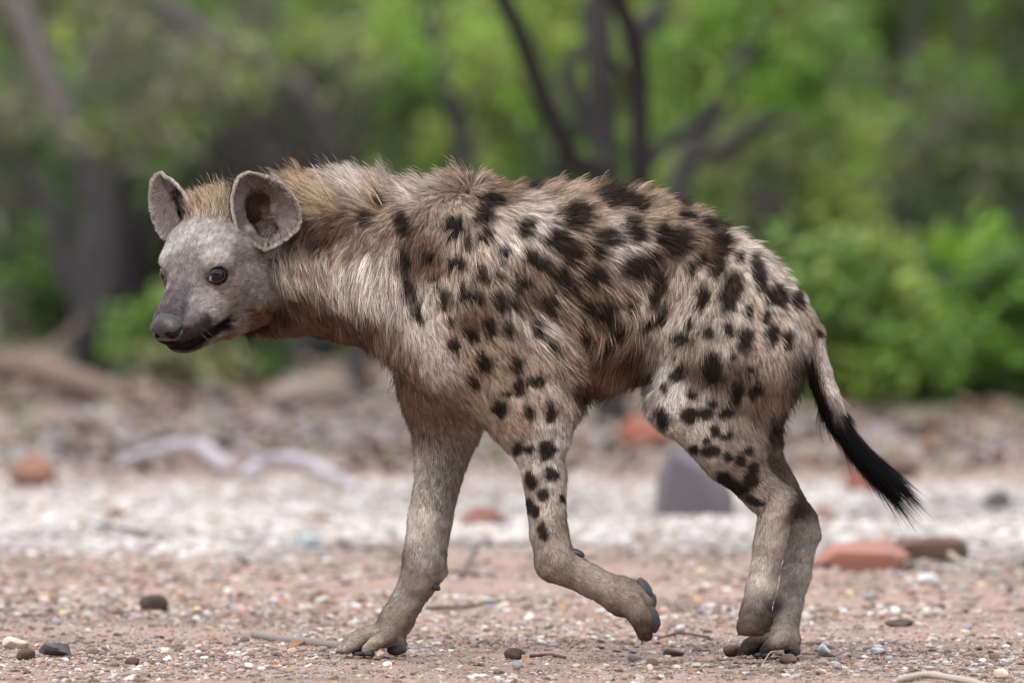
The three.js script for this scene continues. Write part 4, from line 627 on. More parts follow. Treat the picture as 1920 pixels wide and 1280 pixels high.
// nose: bare leather with two nostrils
{
  const noseD = (x, y, z) => {
    const h = toHead(x, y, z), f = h[0], u = h[1], l = Math.abs(h[2]);
    let d = ell(f, u, l, [8.6, -6.0, 0], [2.5, 2.4, 2.85]);
    d = smin(d, ell(f, u, l, [8.9, -6.4, 1.55], [2.1, 1.8, 1.75]), 0.6);
    d = smax(d, -ell(f, u, l, [10.9, -6.9, 1.6], [1.9, 0.75, 1.0]), 0.35);
    d = smax(d, -cap(f, u, l, [10.2, -6.8, 2.5], [8.9, -6.0, 3.6], 0.52, 0.25), 0.3);
    d = smax(d, -cap(f, u, l, [11.3, -6.4, 0], [10.2, -8.6, 0], 0.16, 0.2), 0.25);
    return d / 100;
  };
  const c = fromHead(8.5, -6, 0), N = netsOf(noseD, [c.x - 0.042, c.y - 0.042, c.z - 0.042], [c.x + 0.042, c.y + 0.042, c.z + 0.042], 0.0012), nor = [];
  for (let i = 0; i < N.pos.length; i += 3) { const b = noise(N.pos[i] * 700, N.pos[i + 1] * 700, N.pos[i + 2] * 700) * 0.16, g = gradient(noseD, N.pos[i], N.pos[i + 1], N.pos[i + 2], 0.0006); nor.push(g[0] + b, g[1] + b * 0.7, g[2] - b); }
  part('nose', soup(N.pos, N.idx, nor), new THREE.MeshPhysicalMaterial({ color: new THREE.Color().setRGB(0.021, 0.018, 0.021), roughness: 0.5, clearcoat: 0.08, clearcoatRoughness: 0.45 }), hyena);
}
// claws, pads and dew claws
const BARE = [];
function claw(parent, name, a, b, r, m, blunt = 0) {
  const A = P(...a), B = P(...b), M = A.clone().lerp(B, 0.5); M.y += A.distanceTo(B) * 0.16;
  const g = new THREE.TubeGeometry(new THREE.QuadraticBezierCurve3(A, M, B), 8, r, 8, false), p = g.attributes.position;
  for (let i = 0; i <= 8; i++) { const c = new THREE.QuadraticBezierCurve3(A, M, B).getPoint(i / 8), s = blunt ? Math.sqrt(Math.max(0, 1 - Math.pow(i / 8, 2.4))) + 0.02 : 1 - 0.9 * Math.pow(i / 8, 1.5); for (let j = 0; j <= 8; j++) { const q = i * 9 + j; p.setXYZ(q, c.x + (p.getX(q) - c.x) * s, c.y + (p.getY(q) - c.y) * s, c.z + (p.getZ(q) - c.z) * s); } }
  g.computeVertexNormals(); return part(name, g, m, parent);
}
for (const [o, x] of [[-1.5, 664], [-0.5, 642], [0.5, 652], [1.5, 690]]) claw(hyena, 'claw', [x + 2, 1214, -0.09 + o * 0.024], [x - 14, 1227, -0.09 + o * 0.025], 0.0046, nail);
for (const [o, x] of [[-1.5, 1416], [-0.5, 1395], [0.5, 1404], [1.5, 1436]]) claw(hyena, 'claw', [x + 2, 1217, -0.09 + o * 0.023], [x - 13, 1230, -0.09 + o * 0.024], 0.0045, nail);
for (const [o, x, y] of [[-1.5, 1205, 1176], [-0.5, 1209, 1187], [0.5, 1209, 1186], [1.5, 1204, 1174]]) claw(hyena, 'claw', [x - 6, y, 0.1 + o * 0.021], [x - 5, y + 18, 0.1 + o * 0.022], 0.0048, nail);
for (const o of [-1.5, -0.5, 0.5, 1.5]) claw(hyena, 'claw', [1398 - 3 * o, 1178, 0.1 + o * 0.02], [1388 - 3 * o, 1192, 0.1 + o * 0.021], 0.0046, nail);
claw(hyena, 'dew_claw', [800, 1096, -0.08], [826, 1106, -0.076], 0.008, nail, 1); claw(hyena, 'dew_claw', [1068, 1036, 0.102], [1097, 1043, 0.108], 0.0075, nail, 1);
{
  const padM = new THREE.MeshStandardMaterial({ color: new THREE.Color().setRGB(0.042, 0.042, 0.05), roughness: 0.7 });
  const pad = (px, py, z, rx, ry, rz, turn) => { const g = new THREE.SphereGeometry(1, 24, 16), p = g.attributes.position; for (let i = 0; i < p.count; i++) { const k = 1 + 0.07 * noise(p.getX(i) * 2.5 + px, p.getY(i) * 2.5, p.getZ(i) * 2.5); p.setXYZ(i, p.getX(i) * k * rx * S, p.getY(i) * k * ry * S, p.getZ(i) * k * rz * S); } g.rotateZ(turn); g.computeVertexNormals(); const o = part('paw_pad', g, padM, hyena); o.position.copy(P(px, py, z)); BARE.push([o.position.x, o.position.y, o.position.z, rx * S * 1.25, ry * S * 1.12, rz * S * 1.15]); };
  pad(1210, 1106, 0.1, 12, 26, 28, 0.5);
  for (const o of [-1.5, -0.5, 0.5, 1.5]) pad(1227 - Math.abs(o) * 3, 1166 - Math.abs(o) * 5, 0.1 + o * 0.021, 13, 23, 12, 0.1);
  pad(744, 1216, -0.088, 19, 13, 30, 0.15); pad(1486, 1219, -0.09, 16, 12, 25, 0); pad(1432, 1176, 0.1, 15, 10, 20, -0.4); for (const o of [-1.5, -0.5, 0.5, 1.5]) pad(1408 - 2 * o, 1185, 0.1 + o * 0.02, 13, 7, 10, -0.15);
  for (const [o, x] of [[-1.5, 690], [-0.5, 676], [0.5, 679], [1.5, 698]]) pad(x - 6, 1225, -0.09 + o * 0.024, 11, 5, 10, 0);
  for (const [o, x] of [[-1.5, 1436], [-0.5, 1425], [0.5, 1428], [1.5, 1442]]) pad(x - 4, 1227, -0.09 + o * 0.023, 11, 5, 9, 0);
}
// whiskers
{
  const wm = new THREE.MeshStandardMaterial({ color: new THREE.Color().setRGB(0.06, 0.05, 0.05), roughness: 0.5 }), rnd = rngOf(11), list = [];
  for (const s of [1, -1]) for (let i = 0; i < 6; i++) {
    const a = fromHead(5.6 + rnd() * 2.0, -6.0 - (i % 3) * 0.8, s * 3.6), d = hF.clone().multiplyScalar(0.2 - rnd() * 0.5).addScaledVector(hL, s * (0.8 + rnd() * 0.3)).addScaledVector(hU, -0.5 - rnd() * 0.4).normalize(), len = 0.025 + rnd() * 0.03;
    const b = a.clone().addScaledVector(d, len), m = a.clone().addScaledVector(d, len * 0.5); m.y += 0.006;
    list.push(new THREE.TubeGeometry(new THREE.QuadraticBezierCurve3(a, m, b), 6, 0.00013, 4, false));
  }
  const w = part('whiskers', mergeGeometries(list), wm, hyena); w.userData.kind = 'stuff';
}
// ---------------------------------------------------------------- the fur: tufts of curved tapering hairs rooted all over the skin
const HAIR = new THREE.MeshPhysicalMaterial({ color: 0xffffff, vertexColors: true, roughness: 0.6, specularIntensity: 0.1 });
function tuftGeometry(seed, len, count, spread, radius, loose = 1) { // along +x with a rise in +y, tips at x = len, y = len before scaling
  const rnd = rngOf(seed), pos = [], nor = [], col = [], idx = [], SEG = 4;
  for (let h = 0; h < count; h++) {
    const ox = (rnd() - 0.5) * spread * 1.2, calm = loose, oz = (rnd() - 0.5) * spread, l = len * (0.72 + 0.42 * rnd()), swing = (rnd() - 0.5) * 0.3 * calm + oz / len * 0.25, curl = (rnd() - 0.5) * 0.24 * calm, rise = 0.8 + rnd() * 0.45, dim = rnd() < 0.42, tone = dim ? 0.28 + 0.36 * rnd() : 0.98 + 0.52 * rnd(), warm = dim ? 0.04 + 0.1 * rnd() : (rnd() - 0.5) * 0.08, base = pos.length / 3;
    for (let s = 0; s <= SEG; s++) {
      const t = s / SEG, x = ox + l * Math.pow(t, 1.15), y = -0.02 * len + l * rise * (1 - Math.pow(1 - t, 1.7)), z = oz + l * (swing * t + curl * t * t), r = radius * (s === SEG ? 0.12 : 1 - 0.55 * t);
      for (let c = 0; c < 3; c++) { const a = c * 2.0944 + 0.5; pos.push(x, y + Math.sin(a) * r * 1.6, z + Math.cos(a) * r); const ny = Math.sin(a) * 0.55 + 0.75, nz = Math.cos(a) * 0.55, nn = Math.hypot(ny, nz, 0.2); nor.push(-0.2 / nn, ny / nn, nz / nn); col.push(tone * (1 + warm), tone, tone * (1 - warm)); }
      if (s < SEG) for (let c = 0; c < 3; c++) { const a = base + s * 3 + c, b = base + s * 3 + (c + 1) % 3; idx.push(a, a + 3, b, b, a + 3, b + 3); }
    }
  }
  return soup(pos, idx, nor, col);
}
// longest hair, reference length, hairs, spread, radius (metres), tufts per square centimetre, name
const KINDS = [
  { most: 1.0, len: 0.008, count: 8, spread: 0.0036, radius: 0.00027, per: 34, name: 'face_fur' },
  { most: 2.2, len: 0.014, count: 8, spread: 0.0042, radius: 0.0003, per: 24, name: 'leg_fur' },
  { most: 4.0, len: 0.032, count: 9, spread: 0.005, radius: 0.00034, per: 15, name: 'coat_fur' },
  { most: 7.6, len: 0.056, count: 9, spread: 0.006, radius: 0.0004, per: 11, name: 'long_fur' },
  { most: 99, len: 0.1, count: 9, spread: 0.005, radius: 0.0004, per: 22, name: 'tail_tuft', loose: 0.5 },
];
const tufts = KINDS.map(() => [[], []]);
const clumpAt = (x, y, z, c) => { // the middle of the lock a hair belongs to
  const ix = Math.floor(x / c), iy = Math.floor(y / c), iz = Math.floor(z / c); let best = 1e9, b = null;
  for (let k = -1; k < 2; k++) for (let j = -1; j < 2; j++) for (let i = -1; i < 2; i++) { const a = ix + i, d = iy + j, e = iz + k, X = (a + hash(a, d, e)) * c, Y = (d + hash(a + 91, d, e)) * c, Z = (e + hash(a, d + 57, e)) * c, q = (X - x) ** 2 + (Y - y) ** 2 + (Z - z) ** 2; if (q < best) { best = q; b = [X, Y, Z, hash(a, d, e + 33)]; } }
  return b;
};
{
  const rnd = rngOf(4242), gauss = () => Math.sqrt(-2 * Math.log(rnd() + 1e-9)) * Math.cos(6.2832 * rnd()), nosePt = fromHead(10, -5.5, 0);
  for (const sh of SHELLS) for (let t = 0; t < sh.idx.length; t += 3) {
    const [a, b, c] = [sh.idx[t] * 3, sh.idx[t + 1] * 3, sh.idx[t + 2] * 3], p = sh.pos;
    const ux = p[b] - p[a], uy = p[b + 1] - p[a + 1], uz = p[b + 2] - p[a + 2], vx = p[c] - p[a], vy = p[c + 1] - p[a + 1], vz = p[c + 2] - p[a + 2];
    const area = Math.hypot(uy * vz - uz * vy, uz * vx - ux * vz, ux * vy - uy * vx) / 2 * 1e4;
    const mx = (p[a] + p[b] + p[c]) / 3, my = (p[a + 1] + p[b + 1] + p[c + 1]) / 3, mz = (p[a + 2] + p[b + 2] + p[c + 2]) / 3, nz0 = sh.nor[a + 2];
    const name = partAt(mx, my, mz), px = 960 + mx * 1100, py = 1237 - my * 1100, hd = name === 'head' || name === 'nearear' || name === 'farear', h = toHead(mx, my, mz);
    let [dx, dy, len, lift] = lieAt(px, py), dz = 0; if (len < 1.7) { len *= 0.82; lift *= 0.85; }
    { const n = Math.hypot(dx, dy) || 1; dx /= n; dy /= -n; }
    if (name === 'head') {
      let fx = mx - nosePt.x, fy = my - nosePt.y, fz = mz - nosePt.z; const n = Math.hypot(fx, fy, fz); fx /= n; fy /= n; fz /= n;
      const down = smooth(-3, -9, h[0]) * smooth(2, -3, h[1]); fx += down * 0.2; fy -= down * 0.9;
      const w = smooth(-11, -15, h[0]);
      dx = mix(fx, dx, w); dy = mix(fy, dy, w); dz = mix(fz, 0, w);
      const crown = smooth(3.4, 6.2, h[1]) * smooth(-5.5, -9, h[0]) * smooth(6, 3, Math.abs(h[2])), cheek = smooth(-7.5, -10.5, h[0]) * smooth(2.5, -0.5, h[1]);
      len = mix(mix(0.75, 3.8, crown), 3.0, cheek); len = mix(len, 1.4, smooth(-7.5, -9.5, h[1]) * smooth(2, -3, h[0])); len = mix(len, lieAt(px, py)[2], w);
      lift = mix(mix(0.26, 0.75, crown), 0.32, cheek);
      if (crown > 0.2) { dx = mix(dx, -0.25, crown * 0.6); dy = mix(dy, 0.9, crown * 0.6); }
      const m = Math.hypot(h[0] - 8.5, h[1] + 6.5, Math.abs(h[2])); len *= mix(0.5, 1, smooth(3.2, 7, m));
    } else if (hd) {
      const e = name === 'nearear' ? NEAR_EAR : FAR_EAR, r = ear(e, mx, my, mz), rim = r ? smooth(0.005, 0.001, r.inn) : 0;
      dx = px - e.mid[0]; dy = -(py - e.mid[1]); const n = Math.hypot(dx, dy) || 1; dx /= n; dy /= n;
      if (r && r.front > 0 && rim < 0.4) { dx *= -0.5; dy = dy * -0.5 + 0.3; }   // inside, the hair points to the middle
      len = mix(0.9, 0.45, rim); lift = 0.3; for (const c of e.canal) if (limbD(c, mx, my, mz) < 0.0008) len = 0.35;
    } else if (px < 585 && py < 430 && py > 330) len = Math.max(len, 4);
    if (name === 'tail') { const a = smooth(690, 770, py), b = smooth(760, 840, py); dx = mix(mix(0.2, 0.36, a), 0.68, b); dy = -mix(mix(0.98, 0.93, a), 0.73, b); len = mix(mix(1.5, 4.2, a), 13.5, b); lift = mix(0.22, 0.1, a); }
    for (const [k, e] of EYES.entries()) { const q = Math.hypot(mx - e.x, my - e.y, mz - e.z); void k; if (q < 0.0162) len = 0; else if (q < 0.022) len = Math.min(len, 0.4); }
    if (name === 'head' && ell(h[0], h[1], Math.abs(h[2]), [8.7, -6, 0], [2.7, 2.5, 3.1]) < 0.1) len = 0;
    if (name === 'head' && h[0] > -2 && Math.abs(h[1] - lipU(h[0])) < 0.32) len = 0;
    if (my < 0.2) for (const b of BARE) if (((mx - b[0]) / b[3]) ** 2 + ((my - b[1]) / b[4]) ** 2 + ((mz - b[2]) / b[5]) ** 2 < 1) len = 0;
    if (py > 1172 && len > 0) len *= 0.72;
    if (len < 0.1) continue;
    const K = KINDS.findIndex((q) => len <= q.most), kind = KINDS[K], away = smooth(0.0, -0.45, nz0), per = kind.per * mix(1, 0.42, away) * (hd && K === 0 ? 1.15 : 1);
    let n = area * per; n = Math.floor(n) + (rnd() < n % 1 ? 1 : 0);
    for (let q = 0; q < n; q++) {
      let r1 = rnd(), r2 = rnd(); if (r1 + r2 > 1) { r1 = 1 - r1; r2 = 1 - r2; }
      const x = p[a] + ux * r1 + vx * r2, y = p[a + 1] + uy * r1 + vy * r2, z = p[a + 2] + uz * r1 + vz * r2, r0 = 1 - r1 - r2, N = sh.nor;
      let nx = N[a] * r0 + N[b] * r1 + N[c] * r2, ny = N[a + 1] * r0 + N[b + 1] * r1 + N[c + 1] * r2, nz = N[a + 2] * r0 + N[b + 2] * r1 + N[c + 2] * r2; { const m = Math.hypot(nx, ny, nz); nx /= m; ny /= m; nz /= m; }
      const stray = len > 2.4 && rnd() < 0.035, L = len * 0.01 * (0.82 + 0.36 * rnd()) * (stray ? 1.25 : 1);
      // lie, stirred by the lock it belongs to
      const cell = 0.007 + 0.3 * L, lock = clumpAt(x, y, z, cell), pull = len > 2 ? 0.85 : 0.35;
      const w1 = noise(x * 22, y * 22, z * 22 + 5) * (len > 2.4 ? 0.34 : 0.22), w2 = (lock[3] - 0.5) * (len > 2.4 ? 0.6 : 0.36), turn = w1 + w2 + gauss() * 0.07, ct = Math.cos(turn), st = Math.sin(turn);
      let tx = dx * ct - dy * st, ty = dx * st + dy * ct, tz = dz;
      tx += (lock[0] - x) / L * pull * 0.6; ty += (lock[1] - y) / L * pull * 0.6; tz += (lock[2] - z) / L * pull * 0.6;
      if (name === 'tail') { tx = dx; ty = dy; }
      const along = tx * nx + ty * ny + tz * nz; tx -= nx * along; ty -= ny * along; tz -= nz * along;
      let tn = Math.hypot(tx, ty, tz); if (tn < 0.05) { tx = 0 - nx * -ny; ty = -1 + ny * ny; tz = nz * ny; tn = Math.hypot(tx, ty, tz) || 1; } tx /= tn; ty /= tn; tz /= tn;
      if (name === 'tail' && py > 700) { const fan = gauss() * 0.045 + (lock[3] - 0.5) * 0.14; tx = dx - dy * fan; ty = dy + dx * fan; tz = gauss() * 0.05; let q2 = nx * tx + ny * ty; nx -= tx * q2; ny -= ty * q2; const m = Math.hypot(nx, ny, nz); if (m < 0.15) { nx = 0; ny = 0; nz = 1; } else { nx /= m; ny /= m; nz /= m; } }
      let raise = name === 'tail' && py > 770 ? 0.05 : clamp(lift + Math.max(0, along) * 0.35 - Math.max(0, -along) * 0.1 + gauss() * 0.05 + (lock[3] - 0.5) * 0.12 + (stray ? 0.25 : 0), 0.12, 1.25);
      const cl = Math.cos(raise), sl = Math.sin(raise), bx = ty * nz - tz * ny, by = tz * nx - tx * nz, bz = tx * ny - ty * nx, sc = L / kind.len, wide = mix(1, 1.6, away) * Math.sqrt(sc) * (stray ? 0.8 : 1);
      const reach = K < 2 ? 0.4 : name === 'tail' ? 0.25 : 0.55, col = coat(x, y, z, name, (tx * cl + nx * sl) * L * reach, (ty * cl + ny * sl) * L * reach);
      const deep = len > 2.4 && hash(Math.round(lock[0] * 5000), Math.round(lock[1] * 5000), 7) < 0.27 && name !== 'tail' ? 0.45 : 1, v = deep * Math.exp(gauss() * 0.14 + (lock[3] - 0.5) * 0.6 + noise(x * 60, y * 60, z * 60) * 0.14), wm = gauss() * 0.03 + (deep < 1 ? 0.08 : 0);
      tufts[K][rnd() < 0.5 ? 0 : 1].push([tx * cl * sc, ty * cl * sc, tz * cl * sc, nx * sl * sc, ny * sl * sc, nz * sl * sc, bx * wide, by * wide, bz * wide, x, y, z, col[0] * v * (1 + wm), col[1] * v, col[2] * v * (1 - wm)]);
    }
  }
  let total = 0;
  KINDS.forEach((kind, K) => tufts[K].forEach((list, variant) => {
    const mesh = new THREE.InstancedMesh(tuftGeometry(90 + K * 2 + variant, kind.len, kind.count, kind.spread, kind.radius, kind.loose), HAIR, list.length), m = mesh.instanceMatrix.array, cols = new Float32Array(list.length * 3);
    list.forEach((r, i) => { m.set([r[0], r[1], r[2], 0, r[3], r[4], r[5], 0, r[6], r[7], r[8], 0, r[9], r[10], r[11], 1], i * 16); cols.set([Math.min(1, r[12]), Math.min(1, r[13]), Math.min(1, r[14])], i * 3); });
    mesh.instanceColor = new THREE.InstancedBufferAttribute(cols, 3);
    mesh.name = kind.name; mesh.userData.kind = 'stuff'; mesh.castShadow = mesh.receiveShadow = true; hyena.add(mesh); total += list.length;
  }));
  console.log('tufts', total, tufts.map((t) => t[0].length + t[1].length).join(' '));
}

// ---------------------------------------------------------------- single stones, sticks and logs
function stone(name, label, category, px, py, w, h, depth, base, o = {}) { // px, py: middle of its foot in the photograph; w, h in photograph pixels
  const [x, z] = groundAt(px, py), k = (EYE.z - z) / FOCAL, g = stoneGeometry(o.seed ?? px, 4, o.rough ?? 0.2, o.sharp ?? 5, 1, o.bite);
  g.scale(w * k / 2 * 1.06, h * k / 2 * 1.15, depth / 2); if (o.bite) { const f = g.toNonIndexed(); f.computeVertexNormals(); g.copy(f); } g.rotateY(o.turn ?? 0); g.rotateZ(o.tilt ?? 0); const dim = (c) => c && c.map((v) => v * 0.66); mottled(g, dim(base), 0.6, px, dim(o.other));
  const m = new THREE.Mesh(g, stoneM); m.name = name; m.position.set(x, groundY(x, z) + h * k * 0.36, z - depth * 0.3); m.castShadow = m.receiveShadow = true; m.userData.label = label;
  return tag(m, label, category, o.group);
}
const C = (h) => lin(h);
stone('stone', 'rounded rust red stone near the left edge', 'stone', 66, 918, 96, 60, 0.12, C('#94695a'), { rough: 0.15 });
stone('stone', 'rounded reddish brown stone seen between the front legs', 'stone', 900, 996, 92, 42, 0.1, C('#946a5d'), { rough: 0.12 });
stone('stone', 'dark brown egg shaped stone on the gravel below the muzzle', 'stone', 288, 1144, 50, 36, 0.045, C('#4a3c37'), { rough: 0.14, sharp: 2 });
stone('stone', 'flat dark slate stone in the lower left corner', 'stone', 104, 1228, 90, 34, 0.08, C('#665f64'), { sharp: 12, seed: 14, bite: 0.4, rough: 0.3 });
stone('stone', 'cream and orange quartz stone at the left edge', 'stone', 28, 1215, 52, 32, 0.05, C('#cfc2b0'), { sharp: 9, other: C('#bd9468'), bite: 0.42 });
stone('stone', 'small bright orange stone left of the dark egg shaped one', 'stone', 86, 1123, 28, 12, 0.02, C('#c98a5c'));
stone('stone', 'small brown stone on the white gravel left of the planted front leg', 'stone', 600, 990, 44, 20, 0.05, C('#8d6a4e'));
stone('stone', 'small brown stone on the white gravel below the muzzle', 'stone', 214, 980, 40, 20, 0.05, C('#8d6a4e'));
stone('stone', 'pale blue green stone on the white gravel before the chest', 'stone', 578, 1042, 44, 30, 0.05, C('#a9b5b8'));
stone('stone', 'dark grey stone on the white gravel near the right edge', 'stone', 1872, 962, 60, 40, 0.1, C('#544d50'));
stone('rock', 'orange red rock just behind the raised hind leg', 'rock', 1208, 852, 86, 70, 0.3, C('#a3604a'), { sharp: 5, other: C('#8a5a4b'), seed: 12 });
stone('stone', 'rust coloured stone behind the tail tip', 'stone', 1625, 930, 80, 50, 0.12, C('#8c5646'));
stone('stone', 'brown stone behind the tip of the tail, right of the rust coloured one', 'stone', 1700, 905, 70, 44, 0.1, C('#6d544c'));
stone('stone', 'dull red stone behind the far hock', 'stone', 1545, 978, 46, 26, 0.06, C('#96655a'));
stone('stone', 'dark stone lying on the leaf litter below the throat', 'stone', 390, 792, 90, 40, 0.2, C('#5a4f4c'), { seed: 21 });
stone('stone', 'pale rounded rock on the litter under the throat', 'stone', 575, 796, 170, 62, 0.25, C('#94857a'), { seed: 22, rough: 0.16 });
stone('stone', 'small dark brown stone near the lower left corner', 'stone', 48, 1234, 36, 22, 0.03, C('#5d463f'));
stone('stone', 'dark brown stone on the bare soil below the slate one', 'stone', 246, 1248, 28, 20, 0.025, C('#5b4640'));
stone('stone', 'brown pebble by the heel of the planted hind paw', 'stone', 1478, 1240, 34, 20, 0.03, C('#6f5650'));
stone('stone', 'white blue quartz stone right of the planted hind paw', 'stone', 1545, 1226, 30, 26, 0.03, C('#d9dde2'), { sharp: 8 });
stone('stone', 'pale quartz stone on the soil right of the hind paws', 'stone', 1646, 1220, 32, 16, 0.03, C('#d3d6d9'), { sharp: 7 });
stone('stone', 'cream stone in the lower right corner', 'stone', 1880, 1264, 32, 24, 0.03, C('#e2d0b8'), { sharp: 5 });
stone('stone', 'dark brown stone on the gravel right of the hind legs', 'stone', 1688, 1172, 60, 18, 0.04, C('#57463f'));
stone('stone', 'white quartz stone on the gravel beside the salmon red slab', 'stone', 1745, 1092, 42, 26, 0.05, C('#d8d6d8'), { sharp: 6 });
stone('stone', 'brown clod of soil behind the planted hind paw', 'stone', 1372, 1228, 40, 22, 0.03, C('#5c4237'), { rough: 0.4 });
stone('stone', 'dark purple stone on the soil between the paws', 'stone', 962, 1234, 34, 22, 0.03, C('#5a4548'));
stone('stone', 'brown stone on the soil right of the raised front paw', 'stone', 1262, 1226, 40, 18, 0.03, C('#6c554b'));
// broken rocks with flat faces: outline in photograph pixels round the foot at px, py
function brokenRock(name, label, category, px, py, outline, depth, base, other, seed) {
  const [x, z] = groundAt(px, py), k = (EYE.z - z) / FOCAL, rnd = rngOf(seed), pts = [];
  for (const [f, s, lift] of [[0.5, 0.86, 0.02], [0.2, 1.02, 0], [-0.2, 1, 0], [-0.5, 0.8, -0.03]]) for (const [ox, oy] of outline) pts.push(v3((ox - px) * k * s + (rnd() - 0.5) * 0.022, (py - oy) * k * (s - lift) + (rnd() - 0.5) * 0.02, f * depth + (rnd() - 0.5) * 0.02));
  const g = new ConvexGeometry(pts), m = new THREE.Mesh(mottled(g, lin(base).map((v) => v * 0.6), 0.6, seed, lin(other).map((v) => v * 0.6)), stoneM);
  m.name = name; m.position.set(x, groundY(x, z) - 0.004, z - depth * 0.4); m.castShadow = m.receiveShadow = true; m.userData.label = label; return tag(m, label, category);
}
brokenRock('rock', 'angular grey rock behind the raised hind leg', 'rock', 1302, 980, [[1234, 985], [1240, 905], [1256, 848], [1292, 852], [1335, 880], [1372, 930], [1376, 985]], 0.18, '#7b757c', '#5d575e', 23);
brokenRock('stone', 'flat salmon red slab right of the hind legs', 'stone', 1618, 1070, [[1530, 1048], [1560, 1022], [1672, 1018], [1708, 1034], [1690, 1056], [1590, 1068]], 0.26, '#b98072', '#a86f60', 8);
brokenRock('stone', 'dark brown slab leaning against the salmon red one', 'stone', 1742, 1054, [[1665, 1050], [1688, 1016], [1760, 1004], [1806, 1010], [1818, 1030], [1800, 1050]], 0.24, '#74584e', '#8a6455', 9);
// scattered pebbles large enough to pick out, one of each colour in each stretch of soil
{
  const kinds = [['#cfcac6', 'white'], ['#bda88c', 'cream'], ['#b58a70', 'peach coloured'], ['#66534a', 'brown'], ['#8d8a90', 'grey']];
  const where = [[20, 250, 'below the muzzle by the left edge'], [300, 600, 'left of the planted front paw'], [790, 1140, 'between the two front paws'], [1180, 1360, 'between the raised front paw and the hind paws'], [1530, 1690, 'right of the hind paws'], [1710, 1910, 'near the right edge']];
  const rnd = rngOf(58); let first = null;
  const protos = kinds.map(([hex], k) => mottled(stoneGeometry(700 + k * 5, 2, 0.22, 5, 0.7).scale(0.0075, 0.0075, 0.0075), lin(hex), 0.3, k));
  for (const [x0, x1, place] of where) for (const [row, y0, y1] of [['on the far soil', 1085, 1150], ['on the near soil', 1170, 1268]]) kinds.forEach(([, colour], k) => {
    if (rnd() < 0.25) return;
    const px = mix(x0, x1, rnd()), py = mix(y0, y1, rnd()), [x, z] = groundAt(px, py), s = 0.95 + rnd() * 0.8, o = first ? first.clone() : new THREE.Mesh(protos[k], stoneM); o.geometry = protos[k]; o.name = 'pebble'; first ??= o;
    o.position.set(x, groundY(x, z) + 0.002 * s, z); o.rotation.set(rnd() * 0.5, rnd() * 6.28, rnd() * 0.5); o.scale.set(s * (0.8 + rnd() * 0.5), s, s); o.castShadow = o.receiveShadow = true;
    tag(o, 'largest ' + colour + ' pebble ' + row + ' ' + place.replace('between the raised front paw and the hind paws', 'between raised paw and hind paws'), 'pebble', 'larger pebbles among the gravel');
  });
}
// sticks and logs lying on the ground
function stick(name, label, category, pts, r0, r1, bark, twigs = []) { // pts: photographed points on the ground, third entry: height in metres
  const at3 = ([px, py, h = 0.01]) => { const [x, z] = groundAt(px, py); return v3(x, groundY(x, z) + h, z); };
  const g = new THREE.Group(), foot = at3(pts[0]); g.name = name; g.position.copy(foot);
  part(category === 'log' ? 'trunk' : 'shaft', stem(pts.map((p) => at3(p).sub(foot)), r0, r1, 9, 0.2), bark, g);
  for (const t of twigs) part('twig', stem(t.slice(0, -1).map((p) => at3(p).sub(foot)), t[t.length - 1], t[t.length - 1] * 0.4, 6), bark, g);
  return tag(g, label, category);
}
const DEAD = { grey: new THREE.MeshStandardMaterial({ color: new THREE.Color('#7d7672'), roughness: 0.9 }), brown: new THREE.MeshStandardMaterial({ color: new THREE.Color('#5b4a42'), roughness: 0.9 }), pale: new THREE.MeshStandardMaterial({ color: new THREE.Color('#a79c92'), roughness: 0.85 }), silver: new THREE.MeshStandardMaterial({ color: new THREE.Color('#a49ea5'), roughness: 0.85 }), dark: new THREE.MeshStandardMaterial({ color: new THREE.Color('#4c4144'), roughness: 0.9 }) };
stick('stick', 'grey weathered stick pointing at the planted front paw', 'stick', [[478, 1192, 0.006], [530, 1200, 0.007], [585, 1205, 0.006], [640, 1210, 0.005]], 0.0085, 0.0065, DEAD.grey);
stick('fallen_branch', 'pale curved dead branch lying on the litter below the neck', 'branch', [[462, 905, 0.02], [500, 898, 0.045], [550, 900, 0.05], [610, 912, 0.04], [668, 928, 0.015]], 0.02, 0.012, DEAD.silver, [[[490, 900, 0.06], [440, 880, 0.05], [410, 878, 0.02], 0.009]]);
stick('fallen_branch', 'pale dead branch lying left of the curved one', 'branch', [[230, 885, 0.03], [290, 880, 0.045], [350, 880, 0.06], [425, 890, 0.025]], 0.013, 0.019, DEAD.silver);
stick('log', 'brown fallen log at the left edge of the clearing', 'log', [[-80, 735, 0.07], [40, 745, 0.08], [130, 765, 0.06], [235, 790, 0.03]], 0.05, 0.025, BARK.brown, [[[60, 750, 0.08], [120, 735, 0.16], [160, 730, 0.2], 0.015]]);
stick('twig', 'long thin brown twig lying between the front paws', 'twig', [[800, 1142, 0.004], [860, 1140, 0.006], [920, 1134, 0.005], [985, 1130, 0.004]], 0.004, 0.002, DEAD.brown);
stick('twig', 'thin dark twig standing up from the gravel behind the front legs', 'twig', [[865, 1090, 0.004], [885, 1075, 0.02], [905, 1062, 0.035], [922, 1058, 0.02]], 0.005, 0.003, DEAD.dark, [[[905, 1062, 0.035], [900, 1058, 0.03], [870, 1060, 0.015], 0.003]]);
stick('twig', 'dark twig stretched over the gravel behind the planted front leg', 'twig', [[640, 1046, 0.006], [720, 1050, 0.01], [800, 1082, 0.008], [930, 1092, 0.006]], 0.004, 0.003, DEAD.brown);
stick('twig', 'dark curved twig on the white gravel on the left', 'twig', [[150, 1002, 0.008], [185, 1012, 0.012], [220, 1020, 0.01], [300, 1030, 0.006]], 0.006, 0.003, DEAD.dark);
stick('twig', 'dark twig beside the raised front paw', 'twig', [[1235, 1190, 0.004], [1270, 1188, 0.006], [1330, 1192, 0.004]], 0.003, 0.002, DEAD.dark);
